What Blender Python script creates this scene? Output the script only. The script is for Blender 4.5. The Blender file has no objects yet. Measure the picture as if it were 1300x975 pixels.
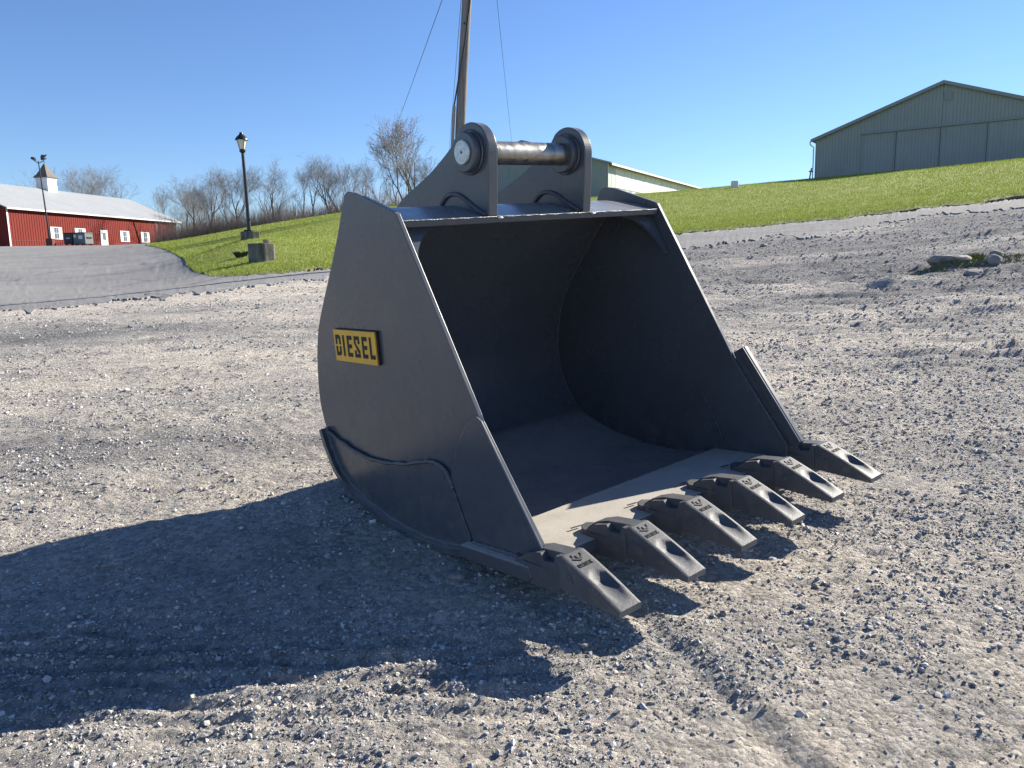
import bpy, math, random
import numpy as np
from mathutils import Vector, Matrix

# ------------------------------------------------------------------ camera, sky, sun, exposure
SC = bpy.context.scene
COL = SC.collection
CAM_H = 1.62
PITCH, ROLL = math.radians(9.0), 0.02
cam_data = bpy.data.cameras.new('camera')
cam = bpy.data.objects.new('camera', cam_data); COL.objects.link(cam)
cam_data.sensor_width = 36.0; cam_data.lens = 976.0 / 1300.0 * 36.0
cam_data.clip_start = 0.05; cam_data.clip_end = 4000
_U = Vector((0, math.sin(PITCH), math.cos(PITCH))); _F = Vector((0, math.cos(PITCH), -math.sin(PITCH))); _X = Vector((1, 0, 0))
_r = _X * math.cos(ROLL) - _U * math.sin(ROLL); _u = _X * math.sin(ROLL) + _U * math.cos(ROLL)
cam.matrix_world = Matrix((( _r.x, _u.x, -_F.x, 0), (_r.y, _u.y, -_F.y, 0), (_r.z, _u.z, -_F.z, CAM_H), (0, 0, 0, 1)))
SC.camera = cam

SUN_AZ, SUN_EL = math.radians(34.5), math.radians(28.5)      # azimuth counted from +X towards +Y
world = bpy.data.worlds.new('World'); SC.world = world; world.use_nodes = True
_nt = world.node_tree; _bg = _nt.nodes['Background']
sky = _nt.nodes.new('ShaderNodeTexSky'); sky.sky_type = 'NISHITA'; sky.sun_disc = False
sky.sun_elevation = SUN_EL; sky.sun_rotation = math.pi / 2 - SUN_AZ
sky.altitude = 200; sky.air_density = 1.0; sky.dust_density = 0.0; sky.ozone_density = 1.6
_tint = _nt.nodes.new('ShaderNodeMix'); _tint.data_type = 'RGBA'; _tint.blend_type = 'MULTIPLY'; _tint.inputs[0].default_value = 1.0
_tint.inputs[7].default_value = (0.78, 0.98, 1.34, 1.0)          # the clear, deep blue of the whole sky
_nt.links.new(sky.outputs[0], _tint.inputs[6]); _nt.links.new(_tint.outputs[2], _bg.inputs[0]); _bg.inputs[1].default_value = 0.05
sun_data = bpy.data.lights.new('sun', 'SUN'); sun_data.energy = 5.0; sun_data.angle = math.radians(0.53); sun_data.color = (1.0, 0.92, 0.79)
sun = bpy.data.objects.new('sun', sun_data); COL.objects.link(sun)
SUN_DIR = Vector((math.cos(SUN_AZ) * math.cos(SUN_EL), math.sin(SUN_AZ) * math.cos(SUN_EL), math.sin(SUN_EL)))
sun.rotation_euler = SUN_DIR.to_track_quat('Z', 'Y').to_euler(); sun.location = (10, 30, 40)
SC.view_settings.view_transform = 'Standard'; SC.view_settings.look = 'None'
SC.view_settings.exposure = 1.3; SC.view_settings.gamma = 1.0; SC.view_settings.use_curve_mapping = False
SC.cycles.max_bounces = 6; SC.cycles.diffuse_bounces = 3; SC.cycles.glossy_bounces = 3
SC.cycles.use_denoising = True

# ------------------------------------------------------------------ helpers
def new_mat(name, base=(0.5, 0.5, 0.5), rough=0.6, metal=0.0, spec=0.5):
    m = bpy.data.materials.new(name); m.use_nodes = True
    b = m.node_tree.nodes['Principled BSDF']
    b.inputs['Base Color'].default_value = (*base, 1); b.inputs['Roughness'].default_value = rough
    b.inputs['Metallic'].default_value = metal; b.inputs['Specular IOR Level'].default_value = spec
    return m
class NT:
    def __init__(s, m): s.m = m; s.t = m.node_tree; s.b = s.t.nodes['Principled BSDF']
    def n(s, kind, **kw):
        nd = s.t.nodes.new(kind)
        for k, v in kw.items():
            if k.startswith('in_'):
                key = k[3:]; key = int(key) if key.isdigit() else key.replace('_', ' ')
                if isinstance(v, bpy.types.NodeSocket): s.t.links.new(v, nd.inputs[key])
                else: nd.inputs[key].default_value = v
            else: setattr(nd, k, v)
        return nd
    def link(s, a, b): s.t.links.new(a, b)
    def pos(s): return s.n('ShaderNodeNewGeometry').outputs['Position']
    def obj(s): return s.n('ShaderNodeTexCoord').outputs['Object']
    def scale(s, vec, xyz): return s.n('ShaderNodeVectorMath', operation='MULTIPLY', in_0=vec, in_1=xyz).outputs[0]
    def noise(s, vec, sc, det=4, rough=0.55): return s.n('ShaderNodeTexNoise', in_Vector=vec, in_Scale=sc, in_Detail=det, in_Roughness=rough).outputs['Fac']
    def ramp(s, fac, stops):
        r = s.n('ShaderNodeValToRGB', in_Fac=fac); e = r.color_ramp.elements
        while len(e) < len(stops): e.new(0.5)
        for el, (p, c) in zip(e, stops):
            el.position = p; el.color = (c, c, c, 1) if isinstance(c, (int, float)) else (*c, 1)
        return r.outputs[0]
    def mix(s, fac, a, b, blend='MIX'):
        n = s.n('ShaderNodeMix', data_type='RGBA', blend_type=blend)
        for key, v in ((0, fac), (6, a), (7, b)):
            if isinstance(v, bpy.types.NodeSocket): s.link(v, n.inputs[key])
            elif isinstance(v, tuple): n.inputs[key].default_value = (*v, 1) if len(v) == 3 else v
            else: n.inputs[key].default_value = v
        return n.outputs[2]
    def math(s, op, a, b=0.0):
        n = s.n('ShaderNodeMath', operation=op)
        for i, v in enumerate((a, b)):
            if isinstance(v, bpy.types.NodeSocket): s.link(v, n.inputs[i])
            else: n.inputs[i].default_value = v
        return n.outputs[0]
    def bump(s, h, strength=0.3, dist=0.02, normal=None):
        n = s.n('ShaderNodeBump', in_Height=h, in_Strength=strength, in_Distance=dist)
        if normal is not None: s.link(normal, n.inputs['Normal'])
        return n.outputs[0]
    def color(s, c): s.link(c, s.b.inputs['Base Color'])
    def rough(s, c): s.link(c, s.b.inputs['Roughness'])
    def normal(s, c): s.link(c, s.b.inputs['Normal'])

def tag(o, label=None, cat=None, group=None, kind=None):
    if label: o['label'] = label
    if cat: o['category'] = cat
    if group: o['group'] = group
    if kind: o['kind'] = kind
    return o
def empty(name, loc=(0, 0, 0), rz=0.0):
    o = bpy.data.objects.new(name, None); COL.objects.link(o); o.empty_display_size = 0.2
    o.location = loc; o.rotation_euler = (0, 0, rz); return o
def link_mesh(name, me, mat, parent=None):
    o = bpy.data.objects.new(name, me); COL.objects.link(o)
    if mat: me.materials.append(mat)
    if parent: o.parent = parent
    return o
def mesh_obj(name, verts, faces, mat, parent=None, smooth=None, bevel=0.0):
    me = bpy.data.meshes.new(name); me.from_pydata([tuple(map(float, v)) for v in verts], [], faces); me.validate(); me.update()
    if smooth is not None:
        me.polygons.foreach_set('use_smooth', [True] * len(me.polygons)); me.set_sharp_from_angle(angle=math.radians(smooth))
    o = link_mesh(name, me, mat, parent)
    if bevel:
        b = o.modifiers.new('bevel', 'BEVEL'); b.width = bevel; b.segments = 2; b.limit_method = 'ANGLE'; b.angle_limit = math.radians(35)
    return o
def big_mesh(name, verts, faces, mat, parent=None, smooth=False, col=None):
    """verts (N,3), faces (M,k) numpy arrays"""
    me = bpy.data.meshes.new(name); V = np.ascontiguousarray(verts, dtype=np.float32); Fa = np.ascontiguousarray(faces, dtype=np.int32)
    k = Fa.shape[1]
    me.vertices.add(len(V)); me.vertices.foreach_set('co', V.ravel())
    me.loops.add(Fa.size); me.loops.foreach_set('vertex_index', Fa.ravel())
    me.polygons.add(len(Fa)); me.polygons.foreach_set('loop_start', np.arange(0, Fa.size, k, dtype=np.int32))
    me.polygons.foreach_set('use_smooth', np.full(len(Fa), smooth, dtype=bool))
    me.update(calc_edges=True)
    if col is not None:
        a = me.color_attributes.new('Col', 'FLOAT_COLOR', 'POINT')
        a.data.foreach_set('color', np.c_[col, np.ones(len(col))].astype(np.float32).ravel())
    return link_mesh(name, me, mat, parent)
class MB:
    """collects shapes of ONE part"""
    def __init__(s): s.v = []; s.f = []
    def add(s, v, f):
        k = len(s.v); s.v += [tuple(q) for q in v]; s.f += [tuple(i + k for i in q) for q in f]; return s
    def box(s, a, b):
        x0, y0, z0 = a; x1, y1, z1 = b
        return s.add([(x0, y0, z0), (x1, y0, z0), (x1, y1, z0), (x0, y1, z0), (x0, y0, z1), (x1, y0, z1), (x1, y1, z1), (x0, y1, z1)],
                     [(3, 2, 1, 0), (4, 5, 6, 7), (0, 1, 5, 4), (1, 2, 6, 5), (2, 3, 7, 6), (3, 0, 4, 7)])
    def prism(s, poly, y0, y1):            # poly: (x, z) counter-clockwise seen from -y
        n = len(poly)
        v = [(x, y0, z) for x, z in poly] + [(x, y1, z) for x, z in poly]
        f = [tuple(range(n)), tuple(range(2 * n - 1, n - 1, -1))] + [(i, i + n, (i + 1) % n + n, (i + 1) % n) for i in range(n)]
        return s.add(v, f)
    def prism_axis(s, poly, z0, z1):       # poly: (x, y) extruded upwards
        n = len(poly)
        v = [(x, y, z0) for x, y in poly] + [(x, y, z1) for x, y in poly]
        f = [tuple(range(n - 1, -1, -1)), tuple(range(n, 2 * n))] + [(i, (i + 1) % n, (i + 1) % n + n, i + n) for i in range(n)]
        return s.add(v, f)
    def tube(s, pts, rad, sides=8, cap=True):
        pts = [Vector(p) for p in pts]; n = len(pts)
        if not hasattr(rad, '__len__'): rad = [rad] * n
        v = []; f = []; prev = None
        for i, p in enumerate(pts):
            d = (pts[min(i + 1, n - 1)] - pts[max(i - 1, 0)]).normalized()
            a = prev if prev is not None else (Vector((0, 0, 1)) if abs(d.z) < 0.9 else Vector((1, 0, 0)))
            a = (a - d * a.dot(d)).normalized(); b = d.cross(a); prev = a
            for k in range(sides):
                t = 2 * math.pi * k / sides; v.append(p + (a * math.cos(t) + b * math.sin(t)) * rad[i])
        for i in range(n - 1):
            for k in range(sides):
                k2 = (k + 1) % sides; f.append((i * sides + k, i * sides + k2, (i + 1) * sides + k2, (i + 1) * sides + k))
        if cap: f += [tuple(range(sides - 1, -1, -1)), tuple(range((n - 1) * sides, n * sides))]
        return s.add(v, f)
    def cyl_y(s, cx, cz, r, y0, y1, sides=48, ch=0.0):
        if ch: ys, rs = [y0, y0 + ch, y1 - ch, y1], [r - ch, r, r, r - ch]
        else: ys, rs = [y0, y1], [r, r]
        v = []; f = []
        for y, q in zip(ys, rs):
            for k in range(sides):
                t = 2 * math.pi * k / sides; v.append((cx + q * math.cos(t), y, cz + q * math.sin(t)))
        for i in range(len(ys) - 1):
            for k in range(sides):
                k2 = (k + 1) % sides; f.append((i * sides + k, (i + 1) * sides + k, (i + 1) * sides + k2, i * sides + k2))
        m = (len(ys) - 1) * sides
        f += [tuple(range(sides)), tuple(range(m + sides - 1, m - 1, -1))]
        return s.add(v, f)
    def build(s, name, mat, parent=None, smooth=None, bevel=0.0): return mesh_obj(name, s.v, s.f, mat, parent, smooth, bevel)

rng = np.random.default_rng(7); random.seed(7)
_perm = rng.permutation(512); _grad = rng.uniform(0, 2 * math.pi, 512); _gx, _gy = np.cos(_grad), np.sin(_grad)
def perlin(x, y):
    xi = np.floor(x).astype(int); yi = np.floor(y).astype(int); xf, yf = x - xi, y - yi
    def g(ix, iy, dx, dy):
        h = _perm[(_perm[ix & 511] + iy) & 511]; return _gx[h] * dx + _gy[h] * dy
    u = xf * xf * xf * (xf * (xf * 6 - 15) + 10); v = yf * yf * yf * (yf * (yf * 6 - 15) + 10)
    a = g(xi, yi, xf, yf); b = g(xi + 1, yi, xf - 1, yf); c = g(xi, yi + 1, xf, yf - 1); d = g(xi + 1, yi + 1, xf - 1, yf - 1)
    return 1.6 * ((a + (b - a) * u) * (1 - v) + (c + (d - c) * u) * v)
def fbm(x, y, oct=4, gain=0.5):
    o = 0; a = 1.0
    for i in range(oct): o = o + a * perlin(x * 2 ** i + 17.3 * i, y * 2 ** i - 9.1 * i); a *= gain
    return o
def smoothstep(a, b, x): t = np.clip((x - a) / (b - a), 0, 1); return t * t * (3 - 2 * t)

# ------------------------------------------------------------------ terrain (one height function, metres)
CTL = np.array([(-5.0, -3.0, -0.279), (-5.0, 0.0, -0.04), (-5.0, 2.0, 0.118), (-5.0, 4.0, 0.277), (-5.0, 6.0, 0.436), (-5.0, 8.0, 0.595), (-2.5, -3.0, -0.258), (-2.5, 0.0, -0.02), (-2.5, 2.0, 0.139), (-2.5, 4.0, 0.297), (-2.5, 6.0, 0.456), (-2.5, 8.0, 0.615), (0.0, -3.0, -0.238), (0.0, 0.0, 0.0), (0.0, 2.0, 0.159), (0.0, 4.0, 0.318), (0.0, 6.0, 0.477), (0.0, 8.0, 0.635), (2.5, -3.0, -0.218), (2.5, 0.0, 0.02), (2.5, 2.0, 0.179), (2.5, 4.0, 0.338), (2.5, 6.0, 0.497), (2.5, 8.0, 0.656), (5.0, -3.0, -0.198), (5.0, 0.0, 0.04), (5.0, 2.0, 0.199), (5.0, 4.0, 0.358), (5.0, 6.0, 0.517), (5.0, 8.0, 0.676), (-30.0, -30.0, -1.575), (0.0, -40.0, -1.906), (40.0, -30.0, -1.236), (-60.0, 0.0, -0.291), (60.0, 0.0, 0.291), (-5.822, 8.7, 0.61), (-7.637, 11.5, 0.758), (-10.104, 15.3, 0.925), (-4.338, 9.4, 0.684), (-7.646, 16.8, 1.112), (-2.765, 11.6, 0.889), (-4.611, 19.6, 1.435), (-22.259, 34.0, 1.65), (-39.132, 60.0, 2.868), (-63.121, 97.0, 4.791), (-55.459, 99.0, 4.778), (-47.98, 96.0, 4.664), (-37.308, 88.0, 4.715), (-15.79, 38.0, 2.233), (-11.613, 27.5, 1.518), (-7.774, 24.5, 1.772), (-10.934, 33.0, 2.786), (-24.327, 70.0, 4.945), (-14.786, 60.0, 5.118), (-12.033, 57.0, 5.184), (-12.09, 42.0, 3.234), (-7.414, 34.0, 2.543), (-1.287, 20.5, 1.542), (-2.548, 56.0, 5.598), (-8.162, 56.0, 5.379), (3.647, 14.2, 1.162), (3.673, 10.2, 0.856), (5.586, 15.6, 1.321), (7.552, 14.8, 1.366), (6.345, 9.5, 0.85), (9.399, 14.2, 1.476), (5.045, 24.0, 2.355), (8.363, 23.5, 2.597), (11.535, 22.8, 2.86), (14.546, 22.2, 3.153), (10.897, 56.0, 6.1), (16.202, 56.0, 6.542), (21.386, 55.0, 6.827), (25.653, 51.0, 6.878), (29.963, 46.0, 6.895), (13.133, 37.0, 4.103), (19.382, 35.0, 4.72), (8.548, 38.0, 3.746), (-41.739, 120.0, 6.847), (-25.978, 120.0, 8.31), (-55.813, 130.0, 5.69), (-84.675, 130.0, 5.227), (-5.48, 120.0, 9.439), (24.192, 95.0, 8.739), (33.076, 85.0, 9.09), (48.925, 75.0, 9.353), (-200.0, 200.0, 8.0), (0.0, 300.0, 9.0), (200.0, 250.0, 14.0), (-600.0, 100.0, 8.0), (600.0, 100.0, 22.0), (0.0, 800.0, 12.0), (-600.0, 700.0, 10.0), (600.0, 700.0, 14.0), (90.0, 90.0, 13.0)])
def _base(x, y): return .0081 * 20 * np.tanh(x / 20) + .0794 * 25 * np.tanh(y / 25)
def _warp(x, y):
    R = np.hypot(x, y); k = np.log1p(R / 6.) / np.maximum(R, 1e-6); return x * k, y * k
def _phi(r): return r ** 2 * np.log(np.maximum(r, 1e-9))
_qx, _qy = _warp(CTL[:, 0], CTL[:, 1]); _N = len(CTL)
_K = _phi(np.hypot(_qx[:, None] - _qx[None], _qy[:, None] - _qy[None])) + np.eye(_N) * 1e-3
_P = np.c_[np.ones(_N), _qx, _qy]
_sol = np.linalg.solve(np.block([[_K, _P], [_P.T, np.zeros((3, 3))]]), np.r_[CTL[:, 2] - _base(CTL[:, 0], CTL[:, 1]), 0, 0, 0])
def terrain(x, y):
    x = np.asarray(x, float); y = np.asarray(y, float); wx, wy = _warp(x, y)
    o = _base(x, y) + _sol[_N] + _sol[_N + 1] * wx + _sol[_N + 2] * wy
    for i in range(_N): o = o + _sol[i] * _phi(np.hypot(wx - _qx[i], wy - _qy[i]))
    return o
def gz(x, y): return float(terrain(x, y))
def edge_r(pts, az):
    """distance of a boundary polyline from the origin as a function of azimuth"""
    p = np.array(pts); a = np.arctan2(p[:, 0], p[:, 1]); r = np.hypot(p[:, 0], p[:, 1]); i = np.argsort(a); return np.interp(az, a[i], r[i])
LAWN = [(-28.49, 61.44), (-22.69, 51.0), (-16.91, 39.73), (-11.97, 28.87), (-9.86, 24.51), (-8.14, 21.29), (-7.21, 20.48), (-5.82, 19.99), (-4.96, 21.09), (-2.86, 22.31), (-0.16, 22.9), (2.65, 23.17), (5.05, 24.03), (6.88, 23.68), (8.37, 23.52), (9.99, 22.92), (11.54, 22.81), (13.01, 22.2), (14.56, 22.22), (16.37, 21.69), (19.51, 21.37), (34.0, 21.0)]
ASPH = [(-60.0, 11.0), (-30.0, 11.5), (-12.21, 12.57), (-10.26, 13.42), (-9.19, 13.9), (-8.16, 14.62), (-6.99, 15.33), (-5.9, 16.71), (-4.41, 18.71), (-2.53, 19.65), (-0.14, 20.1), (2.29, 19.99), (3.45, 19.71), (4.34, 20.12), (5.96, 20.48), (7.27, 20.38), (8.35, 19.99), (10.01, 20.57), (12.25, 20.86), (13.34, 20.32), (15.23, 20.15), (18.21, 19.93), (33.0, 19.0)]
# ------------------------------------------------------------------ ground materials
def ground_tone(nt, p):
    """colour of packed dirt and crushed stone, from world position"""
    big = nt.noise(nt.scale(p, (0.16, 0.42, 0.3)), 1.0, 5, 0.6)
    sx = nt.n('ShaderNodeSeparateXYZ', in_0=p); far = nt.n('ShaderNodeMapRange', in_0=sx.outputs[1], in_1=9.0, in_2=13.0).outputs[0]; rt = nt.n('ShaderNodeMapRange', in_0=sx.outputs[0], in_1=0.0, in_2=4.0).outputs[0]
    big = nt.math('SUBTRACT', big, nt.math('MULTIPLY', nt.math('MULTIPLY', far, rt), 0.19))        # bluer crushed stone at the back right
    tone = nt.ramp(big, [(0.33, (0.22, 0.22, 0.225)), (0.45, (0.43, 0.412, 0.385)), (0.58, (0.55, 0.51, 0.455))])
    mid = nt.noise(p, 2.3, 6, 0.65)
    tone = nt.mix(nt.ramp(mid, [(0.35, 0.0), (0.65, 1.0)]), tone, nt.mix(1.0, tone, (1.28, 1.24, 1.18), 'MULTIPLY'))
    damp = nt.ramp(nt.noise(nt.scale(p, (0.8, 1.9, 1.0)), 1.0, 6, 0.72), [(0.56, 0.0), (0.72, 0.6)])
    tone = nt.mix(damp, tone, nt.mix(1.0, tone, (0.55, 0.54, 0.56), 'MULTIPLY'))        # darker, damper patches
    return tone
gm = new_mat('gravel_ground', rough=0.95, spec=0.2); g = NT(gm); p = g.pos()
tone = ground_tone(g, p)
vor = g.n('ShaderNodeTexVoronoi', in_Vector=p, in_Scale=42.0, in_Randomness=1.0)
cellc = g.n('ShaderNodeSeparateColor', in_0=vor.outputs['Color']).outputs[0]
tone = g.mix(0.55, tone, g.mix(1.0, tone, g.ramp(cellc, [(0.0, 0.45), (0.5, 0.95), (1.0, 1.5)]), 'MULTIPLY'))
fine = g.noise(p, 120.0, 5, 0.7)
tone = g.mix(1.0, tone, g.ramp(fine, [(0.3, 0.68), (0.7, 1.25)]), 'MULTIPLY'); g.color(tone)
vor2 = g.n('ShaderNodeTexVoronoi', in_Vector=p, in_Scale=24.0); n2 = g.noise(p, 9.0, 8, 0.72)
n3 = g.noise(g.scale(p, (26.0, 40.0, 30.0)), 1.0, 6, 0.75); b0 = g.bump(n3, 1.0, 0.034); b1 = g.bump(n2, 0.9, 0.06, b0); b2 = g.bump(g.math('SUBTRACT', 1.0, vor.outputs['Distance']), 0.6, 0.016, b1); b3 = g.bump(fine, 0.7, 0.012, b2); g.normal(b3)

am = new_mat('asphalt', rough=0.9, spec=0.25); a_ = NT(am); p = a_.pos()
t = a_.ramp(a_.noise(a_.scale(p, (0.22, 0.34, 0.3)), 1.0, 6, 0.65), [(0.3, (0.19, 0.19, 0.19)), (0.7, (0.265, 0.26, 0.25))])
t = a_.mix(1.0, t, a_.ramp(a_.noise(p, 40.0, 5, 0.75), [(0.3, 0.75), (0.7, 1.2)]), 'MULTIPLY')
crk = a_.n('ShaderNodeTexVoronoi', feature='DISTANCE_TO_EDGE', in_Vector=a_.scale(p, (0.16, 0.45, 0.3)), in_Scale=0.7).outputs['Distance']
t = a_.mix(a_.ramp(crk, [(0.0, 0.55), (0.012, 0.0)]), t, (0.05, 0.05, 0.055)); a_.color(t)
a_.normal(a_.bump(a_.noise(p, 30.0, 6, 0.75), 0.5, 0.03))

lm = new_mat('lawn_turf', rough=0.9, spec=0.2); l_ = NT(lm); p = l_.pos()
t = l_.ramp(l_.noise(l_.scale(p, (0.25, 0.5, 0.3)), 1.0, 6, 0.65), [(0.3, (0.20, 0.25, 0.045)), (0.5, (0.245, 0.295, 0.06)), (0.72, (0.30, 0.32, 0.085))])
t = l_.mix(1.0, t, l_.ramp(l_.noise(p, 5.0, 6, 0.75), [(0.3, 0.72), (0.7, 1.2)]), 'MULTIPLY')
t = l_.mix(l_.ramp(l_.noise(l_.scale(p, (.35, .6, .5)), 1.0, 5, .7), [(.62, 0.0), (.85, .25)]), t, (0.24, 0.235, 0.08))     # dry patches
worn = l_.n('ShaderNodeAttribute', attribute_name='Col').outputs['Fac']
t = l_.mix(worn, l_.ramp(l_.noise(p, 3.0, 5, .7), [(.35, (.20, .18, .14)), (.65, (.19, .20, .07))]), t); l_.color(t)      # bare earth along its margin
l_.normal(l_.bump(l_.noise(p, 6.0, 6, 0.8), 0.9, 0.12))

# ------------------------------------------------------------------ the ground: one sheet
def graded(lo, hi, d0, core0, core1, grow):
    a = list(np.arange(core0, core1, d0)); d = d0; x = a[-1]
    while x < hi: d *= grow; x += d; a.append(x)
    d = d0; x = core0; b = []
    while x > lo: d *= grow; x -= d; b.append(x)
    return np.array(b[::-1] + a)
gxs = graded(-900, 900, 0.025, -3.0, 3.0, 1.028)
ys = [1.2]
while ys[-1] < 900: ys.append(ys[-1] + (0.0064 * ys[-1] if ys[-1] < 24 else min(0.035 * ys[-1], 0.0064 * ys[-1] * (ys[-1] / 26) ** 1.3)))
yb = [1.2]; d = 0.05
while yb[-1] > -300: yb.append(yb[-1] - d); d *= 1.25
gys = np.array(yb[:0:-1] + ys)
def micro(x, y):
    """ruts, lumps and wheel marks of the packed gravel"""
    r = np.hypot(x, y)
    h = 0.014 * fbm(x * 0.9, y * 1.3, 3) + 0.007 * fbm(x * 3.1 + 5, y * 4.0, 3)
    h = h + (0.0075 * fbm(x * 9, y * 13, 3, 0.6) + 0.006 * np.maximum(fbm(x * 25 + 3, y * 33, 2, 0.7), 0)) * np.clip(0.75 + 0.7 * fbm(x * .8, y * 1.1, 2), .25, 1.5)
    # tracked-machine lug marks: short ridges lying crosswise, in two lanes
    lane = np.exp(-((y - 2.55 + 0.04 * x) / 0.30) ** 2) * smoothstep(0.5, -0.5, x) + 0.3 * np.exp(-((y - 7.6 - 0.25 * (x - 4)) / 1.1) ** 2) * smoothstep(1.2, 3.0, x)
    h = h + lane * 0.021 * np.sin((y + 0.04 * fbm(x * 2, y * 2, 2)) * 2 * math.pi / 0.105) * (0.5 + 0.5 * np.clip(fbm(x * 1.7, y * 3, 2) + 0.4, 0, 1))
    # a skidding rut curving away at the right front
    t = x - (0.52 + 0.38 * (2.75 - y)); h = h + smoothstep(3.1, 2.8, y) * (-0.016 * np.exp(-(t / 0.05) ** 2) + 0.010 * np.exp(-((t - 0.12) / 0.05) ** 2))
    # rougher, heaped stone on the far right
    hp = np.exp(-(((x - 8.0) / 2.6) ** 2 + ((y - 13.2) / 1.5) ** 2)); h = h + hp * (0.16 + 0.10 * fbm(x * 1.5, y * 2.2, 3))
    hp2 = np.exp(-(((x - 6.3) / 1.3) ** 2 + ((y - 10.3) / 0.7) ** 2)); h = h + hp2 * 0.09
    rid = smoothstep(2.0, 4.0, x) * smoothstep(5.0, 8.0, y) * smoothstep(24, 14, y); h = h + rid * 0.05 * fbm(x * 0.55, y * 2.6, 4, 0.6)
    lef = smoothstep(-2.0, -4.0, x) * smoothstep(4.5, 7.0, y) * smoothstep(24, 14, y); h = h + lef * 0.022 * fbm(x * 0.5, y * 2.2, 4, 0.6)
    # added mound hidden under the bucket, blocks sunlight leaking beneath it
    bx, by = (x + .46) * .762 + (y - 3.62) * .645, (x + .46) * .646 - (y - 3.62) * .763
    h = h * (1 - .6 * np.exp(-((bx - .9) / 1.2) ** 4 - (by / .7) ** 4)) + .022 * np.exp(-((bx - .95) / 1.15) ** 6 - ((by - .28) / .45) ** 4) + .045 * np.exp(-((bx - .93) / .80) ** 6 - ((by - .42) / .30) ** 4)
    return h * smoothstep(60, 25, r)
GX, GY = np.meshgrid(gxs, gys)
GZ = terrain(GX, GY) + micro(GX, GY)
_az = np.arctan2(GX, GY); _rr = np.hypot(GX, GY)
_under = smoothstep(0.3, 3.0, _rr - edge_r(ASPH, _az)) * (GY > 5)
GZ = GZ - 0.22 * _under                              # lies lower where the asphalt and the lawn cover it
ny, nx = GX.shape
idx = np.arange(ny * nx).reshape(ny, nx)
quads = np.stack([idx[:-1, :-1], idx[:-1, 1:], idx[1:, 1:], idx[1:, :-1]], -1).reshape(-1, 4)
ground = big_mesh('ground', np.c_[GX.ravel(), GY.ravel(), GZ.ravel()], quads, gm, smooth=True)
tag(ground, 'packed grey and tan gravel yard', None, kind='structure')
def surf(x, y): return terrain(x, y) + micro(x, y)

def sheet(name, mat, edge, az0, az1, n_az, r_end, n_r, lift, jit, jf, kind_label, jit2=0.0):
    az = np.linspace(az0, az1, n_az); r0 = edge_r(edge, az)
    ex, ey = r0 * np.sin(az), r0 * np.cos(az)
    r0 = r0 + jit * fbm(ex * jf, ey * jf, 4, 0.6) + jit2 * fbm(ex * 3.1 + 4, ey * 3.1, 4, 0.7)
    k = np.linspace(0, 1, n_r) ** 1.0
    R = r0[None] * (r_end / r0[None]) ** k[:, None]
    R = np.vstack([R[:1] - 0.10, R]); A = np.broadcast_to(az, R.shape)
    X, Y = R * np.sin(A), R * np.cos(A); Z = terrain(X, Y) + lift
    Z = Z + 0.012 * fbm(X * 1.5, Y * 1.5, 2)
    if name == 'asphalt':
        Z = Z - 0.30 * smoothstep(0.35, 1.3, R - edge_r(LAWN, A - .03)) * (A > math.atan2(*LAWN[0]) + .03)      # ends under the lawn
    else: Z = Z - 0.022 * smoothstep(1.2, 0.0, R - r0[None])
    Z[0] -= lift + 0.12
    m, n = X.shape; ii = np.arange(m * n).reshape(m, n)
    q = np.stack([ii[:-1, :-1], ii[:-1, 1:], ii[1:, 1:], ii[1:, :-1]], -1).reshape(-1, 4)
    ed = smoothstep(0.0, 1.0, (R - r0[None]) / (1.1 + 0.9 * fbm(X * .7, Y * .7, 2)).clip(.25)).ravel()
    o = big_mesh(name, np.c_[X.ravel(), Y.ravel(), Z.ravel()], q, mat, smooth=True, col=np.c_[ed, ed, ed] if name == 'lawn' else None)
    o.data.set_sharp_from_angle(angle=math.radians(40))
    return tag(o, kind_label, None, kind='structure')
sheet('asphalt', am, ASPH, -1.30, 1.0, 1200, 135, 50, 0.020, 0.55, 0.55, 'worn grey asphalt lot and lane', 0.5)
_ln = edge_r(LAWN, 0)
sheet('lawn', lm, LAWN, math.atan2(*LAWN[0]), 1.03, 1000, 170, 90, 0.05, 0.30, 1.4, 'sloping green lawn', 0.12)

# ------------------------------------------------------------------ loose stone (uncountable)
def rock_protos(k, seed, squash=0.65):
    out = []; r = np.random.default_rng(seed)
    phi = (1 + 5 ** .5) / 2
    v = np.array([(-1, phi, 0), (1, phi, 0), (-1, -phi, 0), (1, -phi, 0), (0, -1, phi), (0, 1, phi), (0, -1, -phi), (0, 1, -phi), (phi, 0, -1), (phi, 0, 1), (-phi, 0, -1), (-phi, 0, 1)]); v /= np.linalg.norm(v[0])
    f = np.array([(0, 11, 5), (0, 5, 1), (0, 1, 7), (0, 7, 10), (0, 10, 11), (1, 5, 9), (5, 11, 4), (11, 10, 2), (10, 7, 6), (7, 1, 8), (3, 9, 4), (3, 4, 2), (3, 2, 6), (3, 6, 8), (3, 8, 9), (4, 9, 5), (2, 4, 11), (6, 2, 10), (8, 6, 7), (9, 8, 1)])
    for i in range(k):
        q = v * r.uniform(0.62, 1.15, (12, 1)); q = q * np.array([r.uniform(.85, 1.3), r.uniform(.65, 1.0), r.uniform(squash * .8, squash * 1.2)]); out.append(q)
    return out, f
protos, rock_f = rock_protos(14, 3)
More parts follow.
